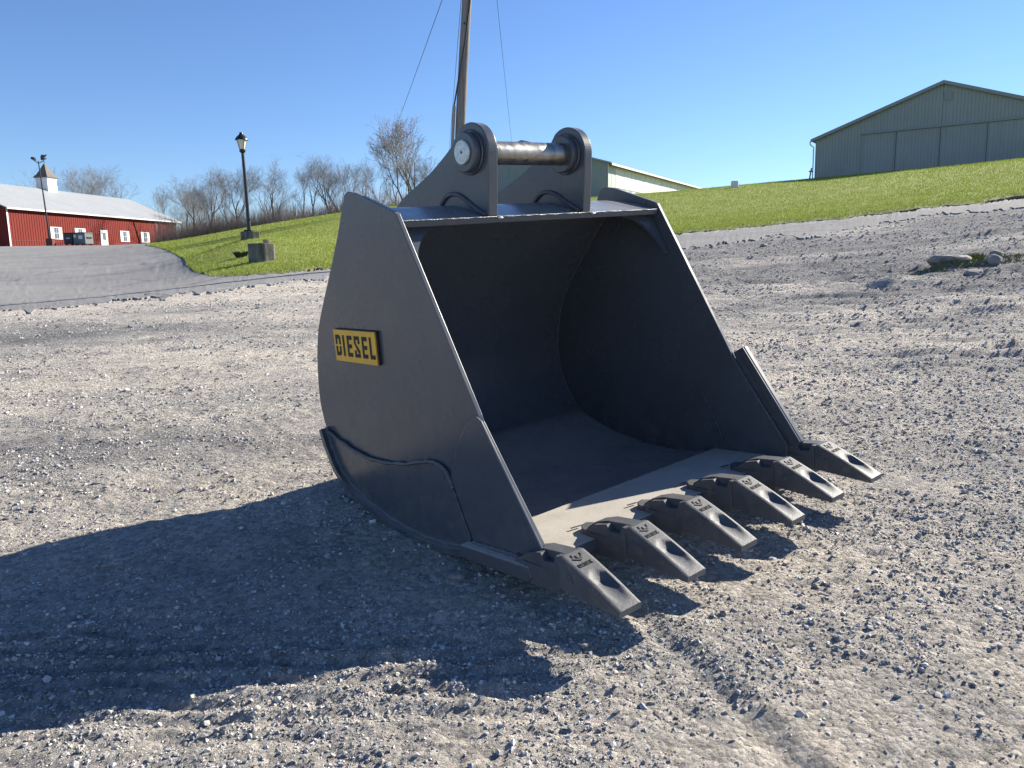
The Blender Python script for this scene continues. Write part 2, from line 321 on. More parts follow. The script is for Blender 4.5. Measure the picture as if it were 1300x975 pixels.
def scatter_stones(name, x, y, size, mat, prt, sink=0.35, label=''):
    n = len(x); pro, rf = prt; nv = len(pro[0]); P = np.array(pro)[rng.integers(0, len(pro), n)]
    a = rng.uniform(0, 2 * math.pi, n); tlt = rng.normal(0, 0.35, n); tb = rng.normal(0, 0.35, n)
    ca, sa = np.cos(a), np.sin(a); px, py, pz = P[..., 0], P[..., 1], P[..., 2]
    py, pz = py * np.cos(tlt)[:, None] - pz * np.sin(tlt)[:, None], py * np.sin(tlt)[:, None] + pz * np.cos(tlt)[:, None]
    px, pz = px * np.cos(tb)[:, None] - pz * np.sin(tb)[:, None], px * np.sin(tb)[:, None] + pz * np.cos(tb)[:, None]
    X = px * ca[:, None] - py * sa[:, None]; Y = px * sa[:, None] + py * ca[:, None]
    z0 = surf(x, y); s = (size * 0.5)[:, None]
    V = np.stack([X * s + x[:, None], Y * s + y[:, None], pz * s + (z0 + size * 0.5 * (0.55 - sink))[:, None]], -1).reshape(-1, 3)
    F = (rf[None] + (np.arange(n) * nv)[:, None, None]).reshape(-1, 3)
    t = rng.uniform(0, 1, n); v = np.clip(rng.lognormal(0, 0.33, n), .45, 2.0)
    c = np.where((t < .6)[:, None], np.array([[.33, .327, .325]]), np.where((t < .95)[:, None], np.array([[.39, .362, .322]]), np.array([[.48, .468, .44]]))) * v[:, None]
    C = np.repeat(np.clip(c, .05, .62), nv, 0)
    o = big_mesh(name, V, F, mat, smooth=False, col=C)
    return tag(o, label, 'gravel', kind='stuff')
sm = new_mat('crushed_stone', rough=0.85, spec=0.3); s_ = NT(sm)
at = s_.n('ShaderNodeAttribute', attribute_name='Col').outputs['Color']; p = s_.pos()
s_.color(s_.mix(1.0, at, s_.ramp(s_.noise(p, 90.0, 4, 0.7), [(0.3, 0.7), (0.7, 1.2)]), 'MULTIPLY')); s_.normal(s_.bump(s_.noise(p, 70.0, 5, 0.7), 0.5, 0.01))
def stone_field(n, ymin, ymax, smin, smax, power):
    u = rng.uniform(0, 1, n); y = ymin * (ymax / ymin) ** u                     # closer together near by, sparser far off
    x = rng.uniform(-0.86, 0.86, n) * (y + 0.6)
    dens = 0.42 + 0.75 * fbm(x * 0.45, y * 1.0, 3) + 0.5 * fbm(x * 2.5 + 9, y * 3.5, 2)
    dens = dens + 0.45 * smoothstep(0.3, 1.2, x / np.maximum(y, .1) * 3) * smoothstep(2.4, 3.4, y)
    keep = rng.uniform(0, 1, n) < np.clip(dens, 0.08, 1); x, y = x[keep], y[keep]
    s = smin * (smax / smin) ** (rng.uniform(0, 1, len(x)) ** power) * (0.55 + 0.16 * y) ** 0.75
    az = np.arctan2(x, y); ok = np.hypot(x, y) < edge_r(ASPH, az) + 2.2 * rng.uniform(0, 1, len(x)) ** 2
    return x[ok], y[ok], s[ok]
def chip():
    a = np.sort(rng.uniform(0, 2 * math.pi, 5) * .35 + np.arange(5) * 2 * math.pi / 5 * .9); b = np.arange(3) * 2 * math.pi / 3 + rng.uniform(0, 2)
    k = np.array([1.2, .85, 1.0]); rb, rt = rng.uniform(.85, 1.15, 5), rng.uniform(.55, .9, 3)
    return np.r_[np.c_[rb * np.cos(a), rb * np.sin(a), np.full(5, -.55)], np.c_[rt * np.cos(b), rt * np.sin(b), rng.uniform(.12, .42, 3)]] * k
chips = [chip() for _ in range(18)]; cf0 = np.array([(5, 6, 7), (0, 1, 5), (1, 6, 5), (1, 2, 6), (2, 3, 6), (3, 7, 6), (3, 4, 7), (4, 0, 7), (0, 5, 7)])
def fit_top(v):         # line the top points up with the base so that the faces close
    ang = [np.arctan2(*(v[[0, 1]].mean(0)[:2][::-1])), np.arctan2(*(v[[2, 3]].mean(0)[:2][::-1])), np.arctan2(*(v[[3, 4]].mean(0)[:2][::-1])) + .5]
    for i, q in enumerate(ang):
        r = np.hypot(v[5 + i, 0], v[5 + i, 1]); v[5 + i, :2] = r * np.cos(q), r * np.sin(q)
    return v
chips = [fit_top(v) for v in chips]
x1, y1, s1 = stone_field(130000, 1.55, 26, 0.0072, 0.028, 2.5)
scatter_stones('gravel', x1, y1, s1, sm, (chips, cf0), 0.30, 'loose grey crushed stone strewn over the yard')
grit_f = np.array([(0, 2, 4), (2, 1, 4), (1, 3, 4), (3, 0, 4)])
grit_v = np.array([(1, 0, 0), (-1, 0, 0), (0, 1, 0), (0, -1, 0), (0, 0, 1.)])
grit_p = [grit_v * rng.uniform(.6, 1.25, (5, 1)) * np.array([1.2, .9, .65]) + rng.normal(0, .12, (5, 3)) for _ in range(16)]
x3, y3, s3 = stone_field(6000, 1.55, 24, 0.013, 0.045, 2.8)
scatter_stones('gravel', x3, y3, s3, sm, (protos, rock_f), 0.5, 'larger rounded stones lying among the crushed stone')
x2, y2, s2 = stone_field(300000, 1.55, 24, 0.0045, 0.015, 1.4)
scatter_stones('grit', x2, y2, s2, sm, (grit_p, grit_f), 0.62, 'fine stone chips and grit covering the yard')
# ------------------------------------------------------------------ the excavator bucket
pm = new_mat('grey_paint', rough=0.4, spec=0.5); q_ = NT(pm); p = q_.obj()
n1 = q_.noise(p, 2.2, 5, 0.6); n2 = q_.noise(p, 35.0, 4, 0.6)
c = q_.ramp(n1, [(0.3, (0.056, 0.066, 0.080)), (0.7, (0.070, 0.081, 0.096))])
dust = q_.ramp(q_.noise(p, 7.0, 6, 0.7), [(0.55, 0.0), (0.85, 0.12)])
up = q_.n('ShaderNodeSeparateXYZ', in_0=q_.n('ShaderNodeNewGeometry').outputs['Normal']).outputs[2]
film = q_.math('MULTIPLY', q_.ramp(up, [(.80, 0.0), (.97, 1.0)]), q_.ramp(q_.noise(p, 5.0, 6, .65), [(.25, .55), (.7, .95)]))   # dust on level faces, strengthened to paint in their sunlit glow
c = q_.mix(dust, c, (0.15, 0.14, 0.128))
hz = q_.n('ShaderNodeSeparateXYZ', in_0=p).outputs[2]
splash = q_.math('MULTIPLY', q_.ramp(hz, [(.0, 1.0), (.45, 0.0)]), q_.ramp(q_.noise(p, 11.0, 6, .75), [(.45, 0.0), (.75, .55)]))    # dried mud low down
c = q_.mix(splash, c, (0.19, 0.172, 0.15))
scr = q_.noise(q_.scale(p, (1.2, 1.0, 9.0)), 4.0, 3, .55); scr2 = q_.noise(q_.scale(p, (9.0, 1.0, 1.4)), 5.0, 3, .55)
sc1 = q_.ramp(scr, [(.70, 0.0), (.715, .30), (.73, 0.0)]); sc2 = q_.ramp(scr2, [(.70, 0.0), (.712, .22), (.724, 0.0)])
c = q_.mix(sc1, c, (0.19, 0.19, 0.19)); c = q_.mix(sc2, c, (0.17, 0.17, 0.17))                                                    # scuffs
q_.color(q_.mix(q_.math('MULTIPLY', film, .8), c, (0.31, 0.30, 0.285))); q_.rough(q_.ramp(q_.noise(p, 3.0, 5, 0.6), [(0.3, 0.20), (0.7, 0.34)]))
q_.normal(q_.bump(q_.noise(p, 3.5, 2, 0.5), 0.06, 0.05))
lipm = new_mat('dusty_lip', rough=.45); z_ = NT(lipm); zp = z_.obj()
zu = z_.ramp(z_.n('ShaderNodeSeparateXYZ', in_0=z_.n('ShaderNodeNewGeometry').outputs['Normal']).outputs[2], [(.75, 0.0), (.95, 1.0)])
z_.color(z_.mix(zu, (.075, .080, .088), z_.ramp(z_.noise(zp, 6.0, 6, .7), [(.25, (.36, .34, .30)), (.5, (.45, .42, .37)), (.75, (.50, .47, .42))]))); z_.normal(z_.bump(z_.noise(zp, 60.0, 4, .6), .2, .006))
wm = new_mat('painted_weld', base=(0.085, 0.09, 0.10), rough=0.38); w_ = NT(wm)
w_.normal(w_.bump(w_.noise(w_.obj(), 110.0, 3, 0.6), 0.7, 0.01))
tm = new_mat('cast_tooth_paint', rough=0.58, spec=0.3); t_ = NT(tm); p = t_.obj()
rnd = t_.n('ShaderNodeObjectInfo').outputs['Random']; pr = t_.n('ShaderNodeVectorMath', operation='ADD', in_0=p, in_1=t_.n('ShaderNodeCombineXYZ', in_0=t_.math('MULTIPLY', rnd, 7.0)).outputs[0]).outputs[0]
tc = t_.ramp(t_.noise(pr, 9.0, 5, 0.65), [(0.3, (0.062, 0.067, 0.076)), (0.75, (0.105, 0.108, 0.115))])
tc = t_.mix(t_.ramp(t_.noise(pr, 16.0, 6, .75), [(.56, 0.0), (.72, .6)]), tc, (0.21, 0.19, 0.165)); t_.color(tc)      # caked dust, different on each tooth
t_.normal(t_.bump(t_.noise(p, 130.0, 3, 0.6), 0.22, 0.006))
dm = new_mat('black_paint_and_shade', base=(0.012, 0.012, 0.014), rough=0.7)  # black of plate and letters; painted shade on emblem and pin end
pinm = new_mat('bare_pin_steel', rough=0.33, metal=0.9); i_ = NT(pinm); p = i_.obj()
i_.color(i_.ramp(i_.noise(i_.scale(p, (2, 9, 2)), 1.2, 5, 0.65), [(0.3, (0.20, 0.18, 0.15)), (0.55, (0.36, 0.34, 0.30)), (0.75, (0.27, 0.24, 0.20))]))
i_.rough(i_.ramp(i_.noise(p, 20.0, 4, 0.6), [(0.3, 0.24), (0.7, 0.5)]))
endm = new_mat('machined_pin_end', base=(0.52, 0.56, 0.56), rough=0.45, metal=0.75); e_ = NT(endm)
e_.color(e_.ramp(e_.noise(e_.obj(), 45.0, 5, 0.7), [(0.3, (0.36, 0.40, 0.40)), (0.7, (0.62, 0.66, 0.65))]))
ym = new_mat('yellow_sign_paint', rough=0.45); y_ = NT(ym)
y_.color(y_.ramp(y_.noise(y_.obj(), 14.0, 5, 0.6), [(0.3, (0.68, 0.37, 0.022)), (0.7, (0.80, 0.46, 0.035))]))

BW = 1.86
bucket = empty('excavator_bucket'); tag(bucket, 'large dark grey toothed excavator bucket lying open on the gravel', 'bucket')
_sx = Vector((0.64606626, -0.76328133, 0)); _sn = Vector((0.76202351, 0.64500161, 0.05738541)); _st = Vector((-0.04380121, -0.03707478, 0.9983521))
bucket.matrix_world = Matrix(((_sx.x, _sn.x, _st.x, -0.4597), (_sx.y, _sn.y, _st.y, 3.6199), (_sx.z, _sn.z, _st.z, 0.2771), (0, 0, 0, 1)))
def catmull(pts, k=5):
    P = [np.array(q, float) for q in pts]; P = [2 * P[0] - P[1]] + P + [2 * P[-1] - P[-2]]; out = []
    for i in range(1, len(P) - 2):
        a, b, c, d = P[i - 1:i + 3]
        for j in range(k):
            t = j / k; out.append(tuple(0.5 * ((2 * b) + (c - a) * t + (2 * a - 5 * b + 4 * c - d) * t * t + (3 * b - a - 3 * c + d) * t ** 3)))
    out.append(tuple(P[-2])); return out
def offset(pts, d):
    P = np.array(pts); t = np.gradient(P, axis=0); t /= np.linalg.norm(t, axis=1)[:, None]; return P + d * np.c_[-t[:, 1], t[:, 0]]
back_curve = catmull([(-.445, 1.655), (-.52, 1.525), (-.601, 1.397), (-.69, 1.27), (-.773, 1.153), (-.842, 1.05), (-.886, .962), (-.93, .812), (-.95, .62), (-.94, .52), (-.896, .396), (-.84, .29), (-.755, .185), (-.58, .098), (-.299, .030), (-.052, .006), (.186, .012), (.42, .046)], 4)
side_poly = [(.42, .10), (.875, .125), (.888, .15), (.888, .218), (.545, .68), (.535, .705), (.032, 1.572), (.005, 1.585), (-.31, 1.69), (-.385, 1.702), (-.425, 1.69)] + [(x + .004, z + .004) for x, z in back_curve[:-1]]
for y0, y1, lab in ((0.0, .024, None), (BW - .024, BW, None)):
    MB().prism(side_poly, y0, y1).build('side_plate', pm, bucket, bevel=.003)
# curved back and floor sheet
wrap = catmull([(.03, 1.538), (-.12, 1.578), (-.24, 1.608), (-.32, 1.612), (-.385, 1.575), (-.44, 1.50), (-.575, 1.345), (-.745, 1.135), (-.855, .95), (-.90, .80), (-.92, .62), (-.875, .405), (-.735, .205), (-.56, .125), (-.29, .058), (-.05, .034), (.186, .040), (.42, .072)], 6)
inner = offset(wrap, .026)
def shell(outer, inn, y0, y1):
    m = MB(); n = len(outer); v = []
    for y in (y0, y1): v += [(x, y, z) for x, z in outer] + [(x, y, z) for x, z in inn]
    f = []
    for i in range(n - 1):
        f += [(i, i + 1, 2 * n + i + 1, 2 * n + i), (n + i + 1, n + i, 3 * n + i, 3 * n + i + 1), (i + 1, i, n + i, n + i + 1), (2 * n + i, 2 * n + i + 1, 3 * n + i + 1, 3 * n + i)]
    f += [(0, 2 * n, 3 * n, n), (n - 1, 2 * n - 1, 4 * n - 1, 3 * n - 1)]
    return m.add(v, f)
o = shell(wrap, inner, .0245, BW - .0245).build('back_plate', pm, bucket, smooth=30)
# stiff top edge strip with its weld line
MB().prism([(-.02, 1.520), (.036, 1.506), (.044, 1.534), (-.015, 1.551)], .0305, BW - .0305).build('top_edge_bar', pm, bucket, bevel=.004)
pts = [(.0415 + .0008 * math.sin(i * 2.1), y, 1.5365 + .0007 * math.sin(i * 1.3)) for i, y in enumerate(np.linspace(.04, BW - .04, 90))]
MB().tube(pts, [.0042 + .0006 * math.sin(i * 2.9) for i in range(90)], 6).build('weld_bead', wm, bucket, smooth=60)
# heel plate: wider than the body, so that it makes a ledge along each side
heel = [q for i, q in enumerate(back_curve) if i >= 39]
hin = offset(heel, .032)
shell(heel, hin, -.046, BW + .046).build('heel_plate', pm, bucket, smooth=30)
for yy in (-.010, BW + .010):
    pts = [(x + .004 * math.sin(i * 3.3), yy, z + .003 * math.cos(i * 2.3)) for i, (x, z) in enumerate(offset(heel, .036)[:-1])]
    MB().tube(pts, [.014 + .003 * math.sin(i * 2.2) for i in range(len(pts))], 8).build('weld_bead', wm, bucket, smooth=70)
# lip
MB().prism([(.408, .050), (.862, .076), (.885, .100), (.868, .143), (.408, .1125)], -.060, BW + .110).build('cutting_edge', lipm, bucket, bevel=.006)
pts = [(x, -.012 + .004 * math.sin(i * 1.7), z + .003 * math.sin(i * 2.6)) for i, (x, z) in enumerate(zip(np.linspace(.45, .85, 24), np.linspace(.118, .148, 24)))]
MB().tube(pts, .013, 8).build('weld_bead', wm, bucket, smooth=70)
# thicker lower wear plate and the side cutters
seam = catmull([(-.872, .425), (-.62, .368), (-.39, .345), (-.119, .371), (.10, .425), (.195, .438), (.262, .425), (.301, .388), (.335, .32), (.381, .23), (.43, .135)], 4)
low = [q for q in offset(heel, .034)][::-1]
for y0, y1, yb, in ((-.013, -.0005, -.013), (BW + .0005, BW + .013, BW + .013)):
    poly = [(x, z) for x, z in low if -.86 < x < .42][::-1] + [(x, z) for x, z in seam[::-1]]
    MB().prism(poly, y0, y1).build('wear_plate', pm, bucket, bevel=.002)
    sb = seam[:32]; pts = [(x + .003 * math.sin(i * 2.9), yb, z + .003 * math.sin(i * 2.3)) for i, (x, z) in enumerate(sb)]
    MB().tube(pts, [.010 + .003 * math.sin(i * 2.7) for i in range(len(pts))], 8).build('weld_bead', wm, bucket, smooth=70)
    pts = [(x, yb, z) for x, z in seam[31:]]; MB().tube(pts, [.004 + .003 * math.sin(i * 2.7) for i in range(len(pts))], 6).build('weld_bead', wm, bucket, smooth=70)
cut = [(.445, .128), (.885, .156), (.912, .200), (.560, .690), (.530, .705), (.46, .66), (.40, .585), (.33, .44), (.31, .40), (.345, .32), (.39, .23)]
MB().prism(cut, -.0125, -.001).build('side_cutter', pm, bucket, bevel=.003)
fcut = [(.76, .22), (.935, .205), (.962, .240), (.606, .742), (.535, .70)]
far_cut = MB().prism(fcut, BW + .001, BW + .036).build('side_cutter', pm, bucket, bevel=.004)
MB().prism([(.912, .212), (.932, .206), (.959, .240), (.604, .739), (.580, .722)], BW - .012, BW + .0005).build('cutter_bar', pm, far_cut, bevel=.003)
MB().tube([(.335, BW - .032, .46), (.43, BW - .032, .30), (.50, BW - .032, .15)], .0035, 6).build('weld_bead', wm, bucket, smooth=60)
for yy in (.030, BW - .030):
    ip = [(x + .002 * math.sin(i * 2.7), yy, z + .002 * math.sin(i * 1.9)) for i, (x, z) in enumerate(offset(wrap, .030)[8:-1])]
    MB().tube(ip, [.006 + .0015 * math.sin(i * 2.3) for i in range(len(ip))], 6).build('weld_bead', wm, bucket, smooth=60)
# corner gussets under the top edge
mdir = np.array([.491, -.871]); ndir = np.array([.871, .491])
for side in (0, 1):
    v = []; prof = [(.031, .0), (.30, .0), (.245, .016), (.185, .042), (.13, .085), (.092, .14), (.068, .20), (.055, .27), (.031, .285)]
    for dn in (0.0, .018):
        for yy, k in prof:
            xz = np.array([-.035, 1.512]) + mdir * k + ndir * dn; v.append((xz[0], yy if side == 0 else BW - yy, xz[1]))
    n = len(prof); f = [tuple(range(n)), tuple(range(2 * n - 1, n - 1, -1))] + [(i, i + n, (i + 1) % n + n, (i + 1) % n) for i in range(n)]
    MB().add(v, f).build('corner_gusset', pm, bucket)
# mounting ears with bosses and the pin
ecx, ecz, er = -.072, 1.857, .143
arc = [(ecx + er * math.cos(a), ecz + er * math.sin(a)) for a in np.linspace(-.06, 2.2, 26)]
rear = catmull([(-.20, 1.922), (-.30, 1.862), (-.464, 1.781), (-.723, 1.681), (-.88, 1.575), (-.985, 1.40), (-1.01, 1.20), (-.96, 1.02), (-.885, .92)], 4)
base_line = [(-.865, .94), (-.75, 1.135), (-.58, 1.345), (-.445, 1.50), (-.39, 1.575), (-.32, 1.608), (-.24, 1.604), (-.12, 1.574), (.028, 1.536), (.040, 1.54)]
ear_poly = arc + [tuple(q) for q in rear] + base_line
ear_y = ((.530, .588, -1), (1.195, 1.253, 1))
for y0, y1, sgn in ear_y:
    ear = MB().prism(ear_poly, y0, y1).build('mounting_ear', pm, bucket, bevel=.005)
    for ya, yb2 in ((y0 - .022, y0), (y1, y1 + .022)): MB().cyl_y(ecx, ecz, .110, ya + .012, yb2 - .012 if yb2 > y1 else yb2, 64, .006).build('collar', pm, ear, smooth=40)
    for ya, yb2 in ((y0 - .046, y0 - .008), (y1 + .008, y1 + .046)): MB().cyl_y(ecx, ecz, .099, ya, yb2, 64, .007).build('boss', pm, ear, smooth=40)
    for yy in (y0 - .006, y1 + .006):
        pts = [(x + .002 * math.sin(i * 3), yy, z) for i, (x, z) in enumerate(catmull([(.02, 1.548), (-.08, 1.60), (-.16, 1.648), (-.225, 1.668), (-.29, 1.662), (-.345, 1.625)], 4))]
        MB().tube(pts, .0115, 8).build('weld_bead', wm, ear, smooth=70)
    MB().tube([(.045, y1 - .004, 1.535), (.050, y1 + .006, 1.531), (.052, y1 + .020, 1.530)], [.006, .009, .004], 8).build('weld_bead', endm, ear, smooth=70)
pin = MB().cyl_y(ecx, ecz, .0585, .488, 1.297, 64).build('pin', pinm, bucket, smooth=40)
MB().cyl_y(ecx, ecz, .061, .472, .4875, 48, .005).build('pin_end', endm, pin, smooth=40)
MB().cyl_y(ecx, ecz, .061, 1.2975, 1.313, 48, .005).build('pin_end', endm, pin, smooth=40)
MB().cyl_y(ecx + .002, ecz, .006, .4705, .4722, 16).build('centre_hole_shade', dm, pin)  # black disc on the pin end, its colour standing for the hole's shade
# adapters and teeth
def tooth_mesh():
    nxg, nyg = 34, 16; L = .305; v = []; f = []
    for i in range(nxg):
        k = i / (nxg - 1); hw = .060 - .001 * k; zt = .247 + (.112 - .247) * k + .006 * math.sin(k * math.pi); zb = .104 - .016 * k
        if k < .06: zt -= .010 * (1 - k / .06)
        for j in range(nyg):
            e = -1 + 2 * j / (nyg - 1); zz = zt
            s1 = (k - .40) / .20; bowl = 0.0
            if .40 < k < .93:
                wdt = .66 * min(1, math.sqrt(max(0, (k - .40) / .10))) * (1 - .35 * max(0, (k - .72) / .21))
                if abs(e) < wdt: bowl = (1 - (e / wdt) ** 2) ** .55 * min(1, (k - .40) / .12) * (1 - max(0, (k - .56) / .37)) * .023
            zz -= bowl
            if abs(e) > .93: zz -= .004
            v.append((1.036 + L * k, e * hw, zz))
        v += [(1.036 + L * k, -hw * .96, zb), (1.036 + L * k, hw * .96, zb)]
    r = nyg + 2
    for i in range(nxg - 1):
        a, b = i * r, (i + 1) * r
        for j in range(nyg - 1): f.append((a + j, b + j, b + j + 1, a + j + 1))
        f += [(a, a + nyg, b + nyg, b), (a + nyg - 1, b + nyg - 1, b + nyg + 1, a + nyg + 1), (a + nyg, a + nyg + 1, b + nyg + 1, b + nyg)]
    f.append(tuple(list(range(nyg)) + [nyg + 1, nyg])); e0 = (nxg - 1) * r; f.append(tuple([e0 + nyg, e0 + nyg + 1] + [e0 + j for j in range(nyg - 1, -1, -1)]))
    me = bpy.data.meshes.new('tooth'); me.from_pydata(v, [], f); me.update()
    me.polygons.foreach_set('use_smooth', [True] * len(me.polygons)); me.set_sharp_from_angle(angle=math.radians(28)); me.materials.append(tm); return me
def top_z(x): k = (x - 1.036) / .305; return .247 + (.112 - .247) * k + .006 * math.sin(k * math.pi)
def emblem_mesh():
    m = MB()
    def stroke(pts):        # pts: (x along the tooth, y across) outline of a raised mark
        n = len(pts); v = [(x, y, top_z(x) - .004) for x, y in pts] + [(x, y, top_z(x) + .0032) for x, y in pts]
        f = [tuple(range(n, 2 * n))] + [(i, (i + 1) % n, (i + 1) % n + n, i + n) for i in range(n)]; m.add(v, f)
    # three-pronged leaf mark with a curl beside it
    stroke([(1.104, -.004), (1.080, -.010), (1.074, -.006), (1.096, .000)]); stroke([(1.104, -.006), (1.090, -.032), (1.084, -.030), (1.096, -.004)])
    stroke([(1.080, -.026), (1.066, -.024), (1.066, -.018), (1.078, -.020)]); stroke([(1.104, .000), (1.092, .014), (1.086, .012), (1.098, -.002)])
    stroke([(1.084, .018), (1.076, .026), (1.068, .022), (1.072, .018), (1.077, .020), (1.080, .015)])
    # a row of seven small raised letters
    for i in range(7):
        y0 = -.036 + i * .0105
        stroke([(1.132, y0), (1.116, y0), (1.116, y0 + .003), (1.132, y0 + .003)])
        if i % 2 == 0: stroke([(1.120, y0 + .004), (1.116, y0 + .004), (1.116, y0 + .008), (1.120, y0 + .008)])
        if i % 3 != 2: stroke([(1.132, y0 + .004), (1.128, y0 + .004), (1.128, y0 + .008), (1.132, y0 + .008)])
        if i % 3 == 1: stroke([(1.128, y0 + .0055), (1.118, y0 + .0055), (1.118, y0 + .008), (1.128, y0 + .008)])
    me = bpy.data.meshes.new('emblem'); me.from_pydata(m.v, [], m.f); me.update(); me.materials.append(dm); return me  # same casting as the tooth; shading of the relief put into dark colour
tooth_me, emblem_me = tooth_mesh(), emblem_mesh()
ad = MB()
ad.prism([(.755, .141), (.80, .070), (.95, .075), (1.034, .096), (1.034, .232), (.99, .228), (.90, .218), (.83, .195), (.79, .165)], -.018, .054)
ad.prism([(.765, .141), (.80, .071), (.95, .076), (1.0335, .097), (1.0335, .230), (1.012, .229), (1.002, .196), (.945, .190), (.925, .217), (.85, .197), (.80, .162)], -.054, -.0185)
ad.prism_axis([(.74, -.018), (.735, .020), (.775, .050), (.845, .064), (.90, .062), (.945, .056), (1.030, .055), (1.030, -.055), (.945, -.056), (.90, -.062), (.845, -.064), (.775, -.050)], .072, .160)
adm = mesh_obj('tooth_adapter', ad.v, ad.f, tm, bucket, bevel=.0035)
rp = MB().cyl_y(1.092, .165, .014, -.0645, -.053, 20, .003); rpm = rp.build('retainer', tm, None, smooth=40)
rib = MB().prism([(1.060, .214), (1.066, .218), (1.120, .145), (1.113, .143)], -.0615, -.053).build('cast_rib', tm, None, bevel=.002)
mk = MB()
for i in range(5): mk.box((.70 + .002 * i, -.05 + i * .012, .1415), (.712 + .002 * i, -.042 + i * .012, .1432))
mark = mk.build('stamped_mark', dm, None)
for k in range(6):
    yc = .010 + .3815 * k
    a2 = adm if k == 0 else adm.copy()
    if k: COL.objects.link(a2); a2.parent = bucket
    a2.location = (0, yc, 0)
    to = bpy.data.objects.new('tooth', tooth_me); COL.objects.link(to); to.parent = bucket; to.location = (0, yc, 0)
    to.rotation_euler = (0, math.radians((0, .6, -.4, .5, -.3, .8)[k]) * .3, math.radians((0, .4, -.3, .2, -.4, .3)[k]))
    em = bpy.data.objects.new('emblem', emblem_me); COL.objects.link(em); em.parent = to
    for src in (rpm, rib):
        c2 = src if k == 0 else src.copy()
        if k: COL.objects.link(c2)
        c2.parent = to
    if 0 < k:
        c2 = mark if k == 1 else mark.copy()
        if k > 1: COL.objects.link(c2)
        c2.parent = a2
# DIESEL plate
sgn = empty('name_plate'); sgn.parent = bucket; sgn.location = (-.437, -.001, .936); sgn.scale = (.92, 1, .93); sgn.rotation_euler = (0, -math.radians(1.0), 0)
sgn['label'] = 'yellow plate with black DIESEL lettering'
MB().box((-.222, -.012, -.088), (.240, 0, .094)).build('backing_plate', dm, sgn, bevel=.002)
MB().box((-.232, -.0205, -.090), (.230, -.0125, .088)).build('yellow_face', ym, sgn, bevel=.001)
lt = MB(); LH, SW = .118, .0185
def bar(x0, x1, z0, z1): lt.prism([(x0, z0), (x1, z0), (x1, z1), (x0, z1)], -.0222, -.0200)
def let(ch, x, w):
    z0, z1 = -LH / 2, LH / 2; zm = 0
    if ch == 'I': bar(x, x + SW, z0, z1)
    if ch in 'EL': bar(x, x + SW, z0, z1); bar(x + SW, x + w, z0, z0 + .023)
    if ch == 'E': bar(x + SW, x + w, z1 - .023, z1); bar(x + SW, x + w * .95, -.011, .011)
    if ch == 'D':
        for s in (-1, 1):
            a, b = (.005, z1) if s > 0 else (z0, -.005)
            bar(x, x + SW, a, b); c0, c1 = (a, b - .014) if s > 0 else (a + .014, b); bar(x + w - SW, x + w, c0, c1)
            zz = z1 - .022 if s > 0 else z0
            if s > 0: lt.prism([(x + SW, zz), (x + w - SW, zz), (x + w, z1 - .0142), (x + w - .014, z1), (x + SW, z1)], -.0222, -.0200)
            else: lt.prism([(x + SW, z0), (x + w - .014, z0), (x + w, z0 + .0138), (x + w - SW, z0 + .022), (x + SW, z0 + .022)], -.0222, -.0200)
    if ch == 'S':
        bar(x, x + w, z1 - .020, z1); bar(x + w - SW, x + w, z1 - .042, z1 - .0202); bar(x, x + SW, .018, z1 - .0202)
        lt.prism([(x, .0178), (x + w - SW, -.035), (x + w, -.030), (x + w, -.022), (x + SW, .0178)], -.0222, -.0200)
        bar(x + w - SW, x + w, z0 + .0202, -.0352); bar(x, x + w, z0, z0 + .020); bar(x, x + SW, z0 + .0202, z0 + .040)
xx = -.212
for ch, w, adv in (('D', .058, .083), ('I', .0185, .050), ('E', .055, .080), ('S', .060, .087), ('E', .055, .080), ('L', .052, 0)): let(ch, xx, w); xx += adv
lt.build('lettering', dm, sgn)
# ------------------------------------------------------------------ buildings
def ribbed(name, mat, parent, x0, x1, zb, ztop, pitch=.45, rib=.07, depth=.03, y=0.0, sgn=-1, brk=()):
    """upright sheet-metal wall along local x, facing local -y (sgn -1); ztop is a function of x"""
    xs = [x0]; k = x0 + pitch / 2
    prof = [(x0, 0)]
    while k < x1 - rib:
        prof += [(k - rib / 2, 0), (k - rib / 4, depth), (k + rib / 4, depth), (k + rib / 2, 0)]; k += pitch
    prof.append((x1, 0))
    for b in brk: prof.append((b, 0))
    prof.sort(); v = []; f = []
    for x, d in prof: v += [(x, y + sgn * d, zb), (x, y + sgn * d, ztop(x))]
    for i in range(len(prof) - 1): f.append((2 * i, 2 * i + 2, 2 * i + 3, 2 * i + 1))
    n = len(v); v += [(x0, y - sgn * .12, zb), (x1, y - sgn * .12, zb), (x1, y - sgn * .12, ztop(x1)), (x0, y - sgn * .12, ztop(x0))]
    f.append((n + 3, n + 2, n + 1, n))
    return mesh_obj(name, v, f, mat, parent)
def sheet_metal(name, base, rough=0.5, var=.12, streak=True, spec=.5):
    m = new_mat(name, base, rough, spec=spec); t = NT(m); p = t.obj()
    k = t.noise(t.scale(p, (3.0, 3.0, .25)), 1.0, 5, .65); k2 = t.noise(p, .35, 4, .6)
    c1 = tuple(v * (1 - var) for v in base); c2 = tuple(min(1, v * (1 + var)) for v in base)
    t.color(t.mix(.5, t.ramp(k, [(.3, c1), (.7, c2)]), t.ramp(k2, [(.3, c1), (.7, c2)]))); return m
redm = sheet_metal('red_sheet_metal', (.16, .024, .018), .65, .14, spec=.12); whm = sheet_metal('white_trim', (.62, .62, .61), .5, .05)
roofm = sheet_metal('pale_roof_metal', (.31, .325, .34), .6, .09, spec=.15); drm = sheet_metal('dark_red_metal', (.10, .018, .014), .6, .1)
grm = sheet_metal('green_sheet_metal', (.245, .275, .255), .55, .10); grd = sheet_metal('green_door_metal', (.25, .275, .26), .55, .10)
